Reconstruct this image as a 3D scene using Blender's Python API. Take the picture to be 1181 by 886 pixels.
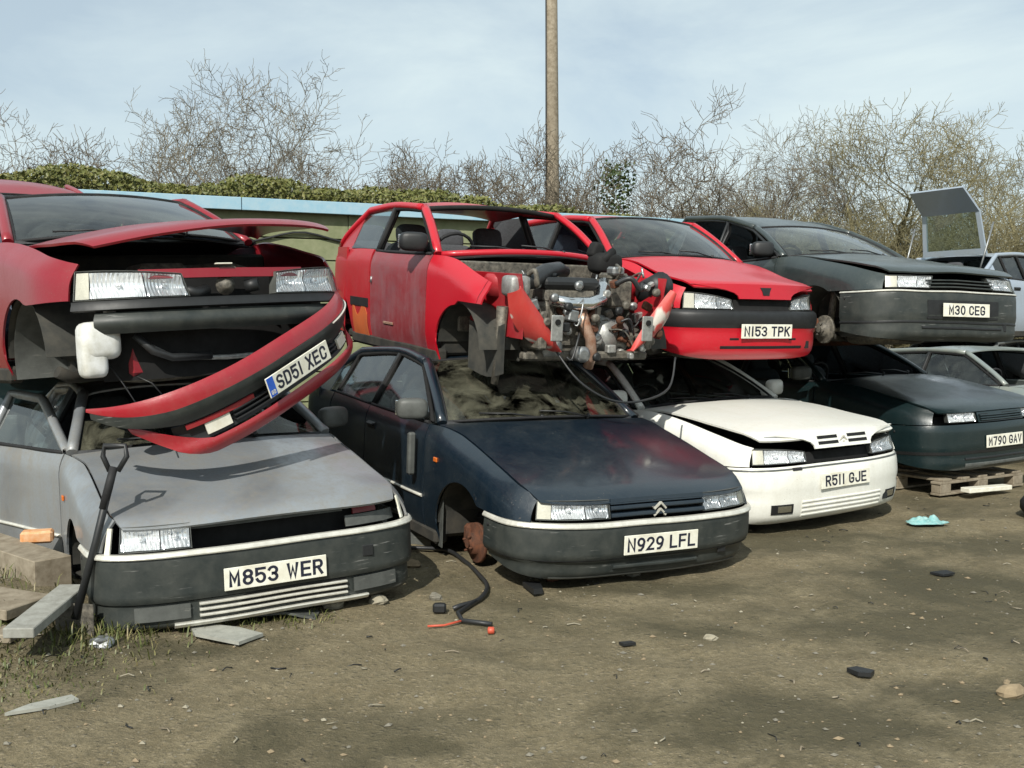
import bpy, math, random
from math import sin, cos, pi, radians, sqrt
from mathutils import Vector, Matrix, noise

for o in list(bpy.data.objects): bpy.data.objects.remove(o)
S = bpy.context.scene
COL = S.collection
rng = random.Random(7)

# ------------------------------------------------------------------ camera, sky, sun, exposure
cam = bpy.data.cameras.new('camera'); co = bpy.data.objects.new('camera', cam); COL.objects.link(co)
co.location = (0, 0, 1.5); co.rotation_euler = (radians(90 - 3.25), 0, 0)
cam.sensor_width = 36; cam.lens = 36 * 1200 / 1181; cam.clip_start = .05; cam.clip_end = 3000
S.camera = co
SUN_AZ, SUN_EL = radians(-166), radians(40)     # azimuth from +Y towards +X: behind the viewer, over the left shoulder
w = bpy.data.worlds.new('World'); S.world = w; w.use_nodes = True
nt = w.node_tree; bg = nt.nodes['Background']
sky = nt.nodes.new('ShaderNodeTexSky'); sky.sky_type = 'NISHITA'; sky.sun_disc = False
sky.sun_elevation = SUN_EL; sky.sun_rotation = SUN_AZ; sky.air_density = 1.0; sky.dust_density = 1.4; sky.ozone_density = 1.6
tc = nt.nodes.new('ShaderNodeTexCoord'); mp = nt.nodes.new('ShaderNodeMapping'); mp.inputs['Scale'].default_value = (1.0, 1.0, 3.2)
mp.inputs['Rotation'].default_value = (.15, .1, .6)
nz = nt.nodes.new('ShaderNodeTexNoise'); nz.inputs['Scale'].default_value = 2.1; nz.inputs['Detail'].default_value = 7; nz.inputs['Roughness'].default_value = .58; nz.inputs['Distortion'].default_value = .5
rp = nt.nodes.new('ShaderNodeValToRGB'); rp.color_ramp.elements[0].position = .36; rp.color_ramp.elements[1].position = .72
rp.color_ramp.elements[0].color = (.48, .48, .48, 1); rp.color_ramp.elements[1].color = (1, 1, 1, 1)
mx = nt.nodes.new('ShaderNodeMix'); mx.data_type = 'RGBA'; mx.inputs['B'].default_value = (7.4, 8.6, 8.7, 1)
L_ = nt.links.new
L_(tc.outputs['Generated'], mp.inputs['Vector']); L_(mp.outputs['Vector'], nz.inputs['Vector']); L_(nz.outputs['Fac'], rp.inputs['Fac'])
L_(rp.outputs['Color'], mx.inputs['Factor']); L_(sky.outputs['Color'], mx.inputs['A']); L_(mx.outputs['Result'], bg.inputs['Color'])
bg.inputs['Strength'].default_value = .1
sl = bpy.data.lights.new('sun', 'SUN'); sl.energy = 5.0; sl.angle = radians(.5); sl.color = (1, .965, .88)
so = bpy.data.objects.new('sun', sl); COL.objects.link(so)
so.rotation_euler = (pi / 2 - SUN_EL, 0, pi - SUN_AZ)
S.view_settings.view_transform = 'Standard'; S.view_settings.look = 'None'; S.view_settings.exposure = 0.1; S.view_settings.gamma = 1

# ------------------------------------------------------------------ helpers
def tag(o, label=None, cat=None, group=None, kind=None):
    for k, v in (('label', label), ('category', cat), ('group', group), ('kind', kind)):
        if v: o[k] = v
    return o

def V(*a): return Vector(a)

def cr(pts):
    xs = [p[0] for p in pts]; ys = [p[1] for p in pts]; n = len(pts); m = []
    for i in range(n):
        a, b = max(i - 1, 0), min(i + 1, n - 1)
        m.append((ys[b] - ys[a]) / (xs[b] - xs[a]))
    def f(x):
        if x <= xs[0]: return ys[0]
        if x >= xs[-1]: return ys[-1]
        i = 0
        while x > xs[i + 1]: i += 1
        h = xs[i + 1] - xs[i]; t = (x - xs[i]) / h
        return (2*t**3 - 3*t*t + 1)*ys[i] + (t**3 - 2*t*t + t)*h*m[i] + (-2*t**3 + 3*t*t)*ys[i+1] + (t**3 - t*t)*h*m[i+1]
    return f

def lin(a, b, n): return [a + (b - a) * i / n for i in range(n + 1)]
def mix(a, b, t): return a + (b - a) * t
def clamp(x, a=0., b=1.): return max(a, min(b, x))

class MB:
    """collects faces; build() links them as one mesh object"""
    def __init__(s): s.v = []; s.f = []; s.sm = []; s.mi = []; s.cur = 0
    def add(s, vs, fs, smooth=False):
        o = len(s.v); s.v += [tuple(p) for p in vs]
        for f in fs: s.f.append(tuple(i + o for i in f)); s.sm.append(smooth); s.mi.append(s.cur)
        return s
    def rbox(s, c, d, b=.006, rot=None):
        c = Vector(c); hx, hy, hz = d[0]/2, d[1]/2, d[2]/2; b = min(b, hx*.9, hy*.9, hz*.9)
        vs = []; idx = {}
        for sx in (-1, 1):
            for sy in (-1, 1):
                for sz in (-1, 1):
                    for ax in range(3):
                        p = [sx*(hx - b), sy*(hy - b), sz*(hz - b)]; p[ax] = (sx*hx, sy*hy, sz*hz)[ax]
                        idx[sx, sy, sz, ax] = len(vs); vs.append(Vector(p))
        I = lambda *k: idx[k]
        fs = []
        for sg in (-1, 1):
            fs += [[I(sg, -1, -1, 0), I(sg, 1, -1, 0), I(sg, 1, 1, 0), I(sg, -1, 1, 0)],
                   [I(-1, sg, -1, 1), I(1, sg, -1, 1), I(1, sg, 1, 1), I(-1, sg, 1, 1)],
                   [I(-1, -1, sg, 2), I(1, -1, sg, 2), I(1, 1, sg, 2), I(-1, 1, sg, 2)]]
        for a in (-1, 1):
            for q in (-1, 1):
                fs += [[I(a, q, -1, 0), I(a, q, 1, 0), I(a, q, 1, 1), I(a, q, -1, 1)],
                       [I(a, -1, q, 0), I(a, 1, q, 0), I(a, 1, q, 2), I(a, -1, q, 2)],
                       [I(-1, a, q, 1), I(1, a, q, 1), I(1, a, q, 2), I(-1, a, q, 2)]]
                for r in (-1, 1): fs.append([I(a, q, r, 0), I(a, q, r, 1), I(a, q, r, 2)])
        out = []
        for f in fs:
            cc = sum((vs[i] for i in f), Vector()) / len(f)
            n = (vs[f[1]] - vs[f[0]]).cross(vs[f[2]] - vs[f[0]])
            out.append(f if n.dot(cc) > 0 else f[::-1])
        if rot is not None: vs = [rot @ v for v in vs]
        return s.add([v + c for v in vs], out)
    def sbox(s, c, d, e=.45, rot=None, m=16, n=10):
        """smooth rounded box (superellipsoid)"""
        c = Vector(c); vs = []; pw = lambda x: math.copysign(abs(x)**e, x)
        for i in range(n + 1):
            th = -pi/2 + pi*i/n
            for j in range(m):
                ph = 2*pi*j/m + .2; p = V(pw(cos(th))*pw(cos(ph))*d[0]/2, pw(cos(th))*pw(sin(ph))*d[1]/2, pw(sin(th))*d[2]/2)
                vs.append((rot @ p if rot is not None else p) + c)
        return s.add(vs, [(i*m + j, i*m + (j+1) % m, (i+1)*m + (j+1) % m, (i+1)*m + j) for i in range(n) for j in range(m)], True)
    def tube(s, pts, r, k=8, cap=True, smooth=True, flat=1.0, up=None):
        pts = [Vector(p) for p in pts]; n = len(pts)
        rs = r if isinstance(r, (list, tuple)) else [r] * n
        vs = []; N = None
        for i in range(n):
            t = (pts[min(i+1, n-1)] - pts[max(i-1, 0)])
            if t.length < 1e-9: t = Vector((0, 0, 1))
            t.normalize()
            if up is not None: N = Vector(up) - t * t.dot(Vector(up))
            elif N is None: N = t.cross(Vector((0, 0, 1)) if abs(t.z) < .9 else Vector((1, 0, 0)))
            else: N = N - t * N.dot(t)
            if N.length < 1e-6: N = t.orthogonal()
            N.normalize(); Bn = t.cross(N)
            for j in range(k):
                a = 2 * pi * (j + .5) / k
                vs.append(pts[i] + N * cos(a) * rs[i] + Bn * sin(a) * rs[i] * flat)
        fs = [(i*k + j, i*k + (j+1) % k, (i+1)*k + (j+1) % k, (i+1)*k + j) for i in range(n-1) for j in range(k)]
        s.add(vs, fs, smooth)
        if cap:
            o = len(s.v) - len(vs)
            s.f += [tuple(o + j for j in range(k))[::-1], tuple(o + (n-1)*k + j for j in range(k))]; s.sm += [False]*2; s.mi += [s.cur]*2
        return s
    def lathe(s, prof, c, axis='z', k=20, smooth=True, rot=None):
        """prof: list of (radius, height along axis)"""
        vs = []
        for r, h in prof:
            for j in range(k):
                a = 2*pi*j/k; p = (r*cos(a), r*sin(a), h)
                p = {'z': p, 'y': (p[0], p[2], p[1]), 'x': (p[2], p[0], p[1])}[axis]
                p = Vector(p)
                if rot is not None: p = rot @ p
                vs.append(p + Vector(c))
        n = len(prof)
        fs = [(i*k + j, i*k + (j+1) % k, (i+1)*k + (j+1) % k, (i+1)*k + j) for i in range(n-1) for j in range(k)]
        if axis == 'y': fs = [f[::-1] for f in fs]
        s.add(vs, fs, smooth); o = len(s.v) - len(vs)
        s.f += [tuple(o + j for j in range(k))[::-1], tuple(o + (n-1)*k + j for j in range(k))]; s.sm += [False]*2; s.mi += [s.cur]*2
        return s
    def prism(s, poly, h, M=None):
        """polygon in xy extruded 0..h in z"""
        n = len(poly); vs = [Vector((p[0], p[1], 0)) for p in poly] + [Vector((p[0], p[1], h)) for p in poly]
        if M is not None: vs = [M @ v for v in vs]
        return s.add(vs, [tuple(range(n))[::-1], tuple(range(n, 2*n))] + [(i, (i+1) % n, n + (i+1) % n, n + i) for i in range(n)])
    def build(s, name, mat, parent=None):
        me = bpy.data.meshes.new(name); me.from_pydata(s.v, [], s.f)
        me.polygons.foreach_set('use_smooth', s.sm)
        mats = mat if isinstance(mat, (list, tuple)) else [mat]
        for m in mats: me.materials.append(m)
        if len(mats) > 1: me.polygons.foreach_set('material_index', s.mi)
        me.update()
        o = bpy.data.objects.new(name, me); COL.objects.link(o)
        if parent is not None: o.parent = parent
        return o

def spl(pts, n=5):
    pts = [Vector(p) for p in pts]; o = []
    for i in range(len(pts) - 1):
        a, b, c, d = pts[max(i-1, 0)], pts[i], pts[i+1], pts[min(i+2, len(pts)-1)]
        for k in range(n):
            t = k/n; o.append(.5*((2*b) + (c - a)*t + (2*a - 5*b + 4*c - d)*t*t + (3*b - a - 3*c + d)*t**3))
    return o + [pts[-1]]
def empty(name, loc=(0, 0, 0), rot=(0, 0, 0)):
    o = bpy.data.objects.new(name, None); o.empty_display_size = .2; COL.objects.link(o); o.location = loc; o.rotation_euler = rot
    return o

def patch(mb, fn, us, vs, th=.012, inside=None, edge=.004):
    """sheet-metal panel: grid fn(u,v) with thickness towards the point/function `inside`, rounded rim"""
    nu, nv = len(us), len(vs)
    P = [[Vector(fn(u, v)) for v in vs] for u in us]
    def nrm(i, j):
        a = P[min(i+1, nu-1)][j] - P[max(i-1, 0)][j]; b = P[i][min(j+1, nv-1)] - P[i][max(j-1, 0)]
        n = a.cross(b)
        if n.length < 1e-10:
            ii, jj = min(max(i, 1), nu-2), min(max(j, 1), nv-2)
            n = (P[ii+1][jj] - P[ii-1][jj]).cross(P[ii][jj+1] - P[ii][jj-1]) if nu > 2 and nv > 2 else Vector((0, 0, 1))
        return n.normalized() if n.length > 0 else Vector((0, 0, 1))
    N = [[nrm(i, j) for j in range(nv)] for i in range(nu)]
    ci, cj = nu//2, nv//2
    ins = Vector(inside) if inside is not None else P[ci][cj] + V(0, 0, -1)
    flip = (ins - P[ci][cj]).dot(N[ci][cj]) > 0
    sg = -1 if flip else 1
    ix = lambda i, j: i*nv + j
    q = [(ix(i, j), ix(i+1, j), ix(i+1, j+1), ix(i, j+1)) for i in range(nu-1) for j in range(nv-1)]
    if flip: q = [f[::-1] for f in q]
    mb.add([P[i][j] for i in range(nu) for j in range(nv)], q, True)
    if th:
        mb.add([P[i][j] - N[i][j]*sg*th for i in range(nu) for j in range(nv)], [f[::-1] for f in q], True)
        ring = [(i, 0) for i in range(nu)] + [(nu-1, j) for j in range(1, nv)] + [(i, nv-1) for i in range(nu-2, -1, -1)] + [(0, j) for j in range(nv-2, 0, -1)]
        m = len(ring); a = [P[i][j] for i, j in ring]; b = [P[i][j] - N[i][j]*sg*th for i, j in ring]
        fs = [(k, (k+1) % m, m + (k+1) % m, m + k) for k in range(m)]
        if not flip: fs = [f[::-1] for f in fs]
        mb.add(a + b, fs, False)
    return mb

# ------------------------------------------------------------------ materials
def newmat(name):
    m = bpy.data.materials.new(name); m.use_nodes = True
    return m, m.node_tree, m.node_tree.nodes['Principled BSDF']
def nd(t, kind, **kw):
    n = t.nodes.new(kind)
    for k, v in kw.items(): n.inputs[k].default_value = v
    return n
def ramp(t, src, p0, p1, c0=(0, 0, 0, 1), c1=(1, 1, 1, 1)):
    r = t.nodes.new('ShaderNodeValToRGB'); e = r.color_ramp.elements
    e[0].position, e[1].position = p0, p1; e[0].color, e[1].color = c0, c1
    t.links.new(src, r.inputs['Fac']); return r
def mixc(t, f, a, b):
    m = t.nodes.new('ShaderNodeMix'); m.data_type = 'RGBA'
    for s, v in (('Factor', f), ('A', a), ('B', b)):
        if hasattr(v, 'is_linked') or hasattr(v, 'links'): t.links.new(v, m.inputs[s])
        elif s == 'Factor': m.inputs[s].default_value = v
        else: m.inputs[s].default_value = (*v, 1) if len(v) == 3 else v
    return m.outputs['Result']
def mathn(t, op, a, b=None):
    m = t.nodes.new('ShaderNodeMath'); m.operation = op
    for i, v in enumerate((a, b)):
        if v is None: continue
        if hasattr(v, 'links'): t.links.new(v, m.inputs[i])
        else: m.inputs[i].default_value = v
    return m.outputs[0]

def paint(name, col, metal=0., rough=.3, dust=.35, dustc=(.24, .21, .165), coat=.6, fade=None, patchc=None):
    """old car paint: dust film, water streaks, faded blotches, fine specks"""
    m, t, b = newmat(name); L = t.links.new
    tc = t.nodes.new('ShaderNodeTexCoord')
    n1 = nd(t, 'ShaderNodeTexNoise', Scale=2.6, Detail=6., Roughness=.62, Distortion=.7); L(tc.outputs['Object'], n1.inputs['Vector'])
    n2 = nd(t, 'ShaderNodeTexNoise', Scale=55., Detail=5., Roughness=.7); L(tc.outputs['Object'], n2.inputs['Vector'])
    mp = t.nodes.new('ShaderNodeMapping'); mp.inputs['Scale'].default_value = (9, 9, 1.3); L(tc.outputs['Object'], mp.inputs['Vector'])
    n3 = nd(t, 'ShaderNodeTexNoise', Scale=2.2, Detail=5., Roughness=.6); L(mp.outputs['Vector'], n3.inputs['Vector'])
    d1 = ramp(t, n1.outputs['Fac'], .38, .72).outputs['Color']
    d2 = ramp(t, n2.outputs['Fac'], .45, .8).outputs['Color']
    d3 = ramp(t, n3.outputs['Fac'], .45, .78).outputs['Color']
    f = mathn(t, 'ADD', mathn(t, 'MULTIPLY', d1, .55), mathn(t, 'ADD', mathn(t, 'MULTIPLY', d2, .35), mathn(t, 'MULTIPLY', d3, .35)))
    f = mathn(t, 'MULTIPLY', f, dust)
    base = (*col, 1)
    if fade:
        n4 = nd(t, 'ShaderNodeTexNoise', Scale=1.7, Detail=4., Roughness=.55, Distortion=.4); L(tc.outputs['Object'], n4.inputs['Vector'])
        base = mixc(t, ramp(t, n4.outputs['Fac'], .45, .62).outputs['Color'], base, fade)
    if patchc:
        n5 = nd(t, 'ShaderNodeTexNoise', Scale=3.1, Detail=3., Roughness=.5, Distortion=1.1); L(tc.outputs['Object'], n5.inputs['Vector'])
        base = mixc(t, ramp(t, n5.outputs['Fac'], .6, .66).outputs['Color'], base, patchc)
    c = mixc(t, f, base, dustc)
    n6 = nd(t, 'ShaderNodeTexNoise', Scale=130., Detail=2., Roughness=.5); L(tc.outputs['Object'], n6.inputs['Vector'])
    chips = mathn(t, 'MULTIPLY', ramp(t, n6.outputs['Fac'], .7, .74).outputs['Color'], ramp(t, n1.outputs['Fac'], .48, .6).outputs['Color'])
    mp7 = t.nodes.new('ShaderNodeMapping'); mp7.inputs['Scale'].default_value = (60, 5, 22); mp7.inputs['Rotation'].default_value = (.5, .3, .7); L(tc.outputs['Object'], mp7.inputs['Vector'])
    n7 = nd(t, 'ShaderNodeTexNoise', Scale=1., Detail=3., Roughness=.5); L(mp7.outputs['Vector'], n7.inputs['Vector'])
    chips = mathn(t, 'MAXIMUM', chips, mathn(t, 'MULTIPLY', ramp(t, n7.outputs['Fac'], .73, .77).outputs['Color'], .45))
    c = mixc(t, chips, c, (.2, .17, .14))
    L(c, b.inputs['Base Color'])
    L(mathn(t, 'ADD', mathn(t, 'MULTIPLY', f, .55), rough), b.inputs['Roughness'])
    b.inputs['Metallic'].default_value = metal
    L(mathn(t, 'SUBTRACT', coat, mathn(t, 'MULTIPLY', f, coat)), b.inputs['Coat Weight']); b.inputs['Coat Roughness'].default_value = .12
    bp = nd(t, 'ShaderNodeBump', Strength=.12, Distance=.01); L(n2.outputs['Fac'], bp.inputs['Height']); L(bp.outputs['Normal'], b.inputs['Normal'])
    return m

def plain(name, col, rough=.6, metal=0., var=.3, scale=20., bump=.2, spec=.5, col2=None, dist=.006):
    m, t, b = newmat(name); L = t.links.new
    tc = t.nodes.new('ShaderNodeTexCoord')
    n = nd(t, 'ShaderNodeTexNoise', Scale=scale, Detail=6., Roughness=.65); L(tc.outputs['Object'], n.inputs['Vector'])
    c2 = col2 or tuple(x*(1-var) for x in col)
    L(mixc(t, ramp(t, n.outputs['Fac'], .35, .68).outputs['Color'], (*col, 1), (*c2, 1)), b.inputs['Base Color'])
    b.inputs['Metallic'].default_value = metal; b.inputs['Specular IOR Level'].default_value = spec
    L(mathn(t, 'ADD', mathn(t, 'MULTIPLY', n.outputs['Fac'], .25), rough - .12), b.inputs['Roughness'])
    if bump:
        bp = nd(t, 'ShaderNodeBump', Strength=bump, Distance=dist); L(n.outputs['Fac'], bp.inputs['Height']); L(bp.outputs['Normal'], b.inputs['Normal'])
    return m

def glass(name, tint=(.5, .58, .56), refl=.5, dirt=.15, dirtc=(.28, .27, .2), ribs=0):
    """thin car glass: see-through, fresnel reflection, dust film"""
    m, t, b = newmat(name); L = t.links.new; t.nodes.remove(b)
    out = t.nodes['Material Output']
    tr = nd(t, 'ShaderNodeBsdfTransparent', Color=(*tint, 1)); gl = nd(t, 'ShaderNodeBsdfGlossy', Roughness=.04); df = nd(t, 'ShaderNodeBsdfDiffuse', Color=(*dirtc, 1))
    fr = nd(t, 'ShaderNodeFresnel', IOR=1.5)
    tc = t.nodes.new('ShaderNodeTexCoord'); n = nd(t, 'ShaderNodeTexNoise', Scale=4., Detail=7., Roughness=.65, Distortion=1.0); L(tc.outputs['Object'], n.inputs['Vector'])
    m1 = t.nodes.new('ShaderNodeMixShader'); m2 = t.nodes.new('ShaderNodeMixShader')
    L(mathn(t, 'MULTIPLY', fr.outputs[0], refl*2), m1.inputs[0]); L(tr.outputs[0], m1.inputs[1]); L(gl.outputs[0], m1.inputs[2])
    L(mathn(t, 'MULTIPLY', ramp(t, n.outputs['Fac'], .4, .75).outputs['Color'], dirt*1.6), m2.inputs[0]); L(m1.outputs[0], m2.inputs[1]); L(df.outputs[0], m2.inputs[2])
    L(m2.outputs[0], out.inputs[0])
    if ribs:
        wv = t.nodes.new('ShaderNodeTexWave'); wv.bands_direction = 'Y'; wv.inputs['Scale'].default_value = ribs; L(tc.outputs['Object'], wv.inputs['Vector'])
        bp = nd(t, 'ShaderNodeBump', Strength=.6, Distance=.004); L(wv.outputs['Fac'], bp.inputs['Height']); L(bp.outputs['Normal'], gl.inputs['Normal'])
    return m

M = {}
M['silver'] = paint('silver_paint', (.27, .295, .32), .35, .36, .95, (.2, .18, .145), .35, fade=(.19, .205, .225))
M['navy'] = paint('navy_paint', (.004, .011, .02), .05, .28, .28, (.055, .065, .065), .5)
M['white'] = paint('white_paint', (.74, .74, .69), 0, .35, .42, (.36, .32, .22), .4)
M['teal'] = paint('teal_black_paint', (.004, .013, .015), .05, .3, .28, (.03, .042, .038), .4)
M['darkred'] = paint('dark_red_paint', (.23, .004, .014), .1, .33, .24, (.17, .07, .055), .3)
M['red'] = paint('red_paint', (.44, .004, .016), 0, .34, .14, (.28, .07, .06), .25)
M['redfade'] = paint('weathered_red_paint', (.38, .005, .014), 0, .4, .35, (.25, .09, .08), .2, fade=(.3, .01, .018))
M['doorred'] = paint('dull_door_red_paint', (.22, .02, .027), 0, .45, .75, (.22, .13, .14), .2, fade=(.16, .04, .05))
M['bumpred'] = paint('bumper_red_paint', (.3, .006, .016), 0, .34, .3, (.28, .12, .1), .5)
M['grey'] = paint('dark_grey_paint', (.024, .034, .035), .2, .33, .45, (.09, .105, .095), .5)
M['midgrey'] = paint('mid_grey_paint', (.13, .14, .145), .3, .38, .6, (.2, .2, .17), .4)
M['paleblue'] = paint('pale_silver_blue_paint', (.36, .42, .5), .35, .34, .4, (.33, .32, .28), .5)
M['palegreen'] = paint('pale_silver_green_paint', (.2, .235, .23), .3, .38, .6, (.3, .29, .22), .4)
M['rustred'] = paint('orange_rust_primer', (.5, .1, .02), 0, .6, .5, (.3, .12, .05), 0.)
M['plastic'] = plain('bumper_plastic', (.022, .027, .026), .48, 0, .45, 9, .15, .4, (.045, .049, .044))
def scuff(m, col=(.2, .2, .19)):
    t = m.node_tree; b = t.nodes['Principled BSDF']; L = t.links.new; src = b.inputs['Base Color'].links[0].from_socket
    tc = t.nodes.new('ShaderNodeTexCoord'); mp = t.nodes.new('ShaderNodeMapping'); mp.inputs['Scale'].default_value = (4, 4, 45); mp.inputs['Rotation'].default_value = (.12, .1, .2); L(tc.outputs['Object'], mp.inputs['Vector'])
    n = nd(t, 'ShaderNodeTexNoise', Scale=1.6, Detail=5., Roughness=.6); L(mp.outputs['Vector'], n.inputs['Vector'])
    k = nd(t, 'ShaderNodeTexNoise', Scale=3.5, Detail=3.); L(tc.outputs['Object'], k.inputs['Vector'])
    f = mathn(t, 'MULTIPLY', ramp(t, n.outputs['Fac'], .6, .68).outputs['Color'], ramp(t, k.outputs['Fac'], .5, .62).outputs['Color'])
    L(mixc(t, mathn(t, 'MULTIPLY', f, .7), src, col), b.inputs['Base Color'])
scuff(M['plastic'])
M['blackplastic'] = plain('black_plastic', (.016, .017, .018), .5, 0, .4, 14, .15, .45)
M['lowplastic'] = plain('dull_grey_plastic', (.09, .095, .088), .55, 0, .4, 11, .2)
scuff(M['lowplastic'], (.26, .25, .22))
M['black'] = plain('sooty_black', (.012, .012, .012), .8, 0, .4, 12, .2, .3)
M['liner'] = plain('arch_liner', (.03, .032, .03), .8, 0, .5, 8, .3, .3, (.07, .066, .055))
M['under'] = plain('underseal', (.02, .021, .02), .85, 0, .5, 8, .4, .3, (.05, .045, .036))
M['rubber'] = plain('rubber', (.018, .018, .019), .7, 0, .3, 20, .2, .3)
M['flange'] = paint('scraped_red_and_primer', (.45, .03, .025), 0, .5, .2, (.3, .2, .15), 0., patchc=(.5, .47, .42))
M['chromed'] = plain('bright_heat_shield', (.8, .8, .8), .22, 1., .2, 14, .2)
M['chrome'] = plain('reflector_chrome', (.86, .88, .9), .16, 1., .12, 18, .25)
def reflector():
    m, t, b = newmat('fluted_reflector'); L = t.links.new
    b.inputs['Base Color'].default_value = (.97, .98, 1, 1); b.inputs['Metallic'].default_value = .6; b.inputs['Roughness'].default_value = .14
    tc = t.nodes.new('ShaderNodeTexCoord'); mp = t.nodes.new('ShaderNodeMapping'); mp.inputs['Scale'].default_value = (1, 1.0, .45); L(tc.outputs['Object'], mp.inputs['Vector'])
    v = t.nodes.new('ShaderNodeTexWave'); v.bands_direction = 'Y'; v.inputs['Scale'].default_value = 16; v.inputs['Distortion'].default_value = .6; v.inputs['Detail'].default_value = 0; L(mp.outputs['Vector'], v.inputs['Vector'])
    bp = nd(t, 'ShaderNodeBump', Strength=.55, Distance=.012); L(v.outputs['Fac'], bp.inputs['Height']); L(bp.outputs['Normal'], b.inputs['Normal'])
    return m
M['reflector'] = reflector()
M['strip'] = plain('bright_trim', (.72, .7, .62), .35, .35, .3, 14, .05)
M['steel'] = plain('dull_steel', (.36, .37, .37), .45, .8, .4, 20, .2)
M['alu'] = plain('cast_aluminium', (.42, .42, .4), .5, .6, .45, 26, .35)
M['grime'] = plain('engine_grime', (.06, .056, .048), .6, .3, .6, 30, .6, .5, (.2, .18, .145))
M['rust'] = plain('rust', (.13, .05, .026), .85, .1, .5, 24, .6, .3, (.06, .032, .022))
M['pipe'] = plain('exhaust_pipe', (.5, .36, .28), .5, .5, .5, 18, .3, .5, (.3, .13, .07))
M['hose'] = plain('hose_rubber', (.022, .023, .024), .45, 0, .3, 30, .2)
M['seat'] = plain('seat_fabric', (.055, .057, .062), .9, 0, .3, 60, .4)
M['seatblue'] = plain('blue_grey_seat_fabric', (.17, .19, .25), .9, 0, .3, 60, .4)
M['trim'] = plain('dashboard_vinyl', (.035, .037, .04), .65, 0, .3, 60, .3)
M['bottle'] = plain('white_washer_bottle', (.72, .73, .72), .4, 0, .2, 9, .05, .5, (.45, .44, .38))
M['platew'] = plain('plate_white', (.76, .75, .66), .4, 0, .12, 12, .0, .4, (.6, .57, .46))
M['ink'] = plain('plate_black', (.012, .014, .03), .5, 0, .2, 20, 0)
M['plateblue'] = plain('plate_blue', (.02, .1, .5), .4, 0, .1, 20, 0)
M['amber'] = plain('amber_lens', (.6, .14, .02), .3, 0, .2, 20, .1)
M['ambergrey'] = plain('clear_indicator', (.6, .57, .48), .3, .2, .2, 30, .2)
M['redlens'] = plain('red_lens', (.3, .01, .01), .3, 0, .3, 20, .1)
M['screen'] = glass('windscreen_glass', (.42, .5, .5), .75, .12, (.2, .22, .2))
M['dirtyscreen'] = glass('dirty_windscreen_glass', (.4, .46, .42), .5, .3, (.22, .215, .155))
M['side'] = glass('side_window_glass', (.5, .6, .6), .8, .1, (.2, .22, .2))
M['lens'] = glass('headlamp_lens', (.97, .985, .985), .35, .06, (.4, .4, .36), ribs=14)

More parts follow.
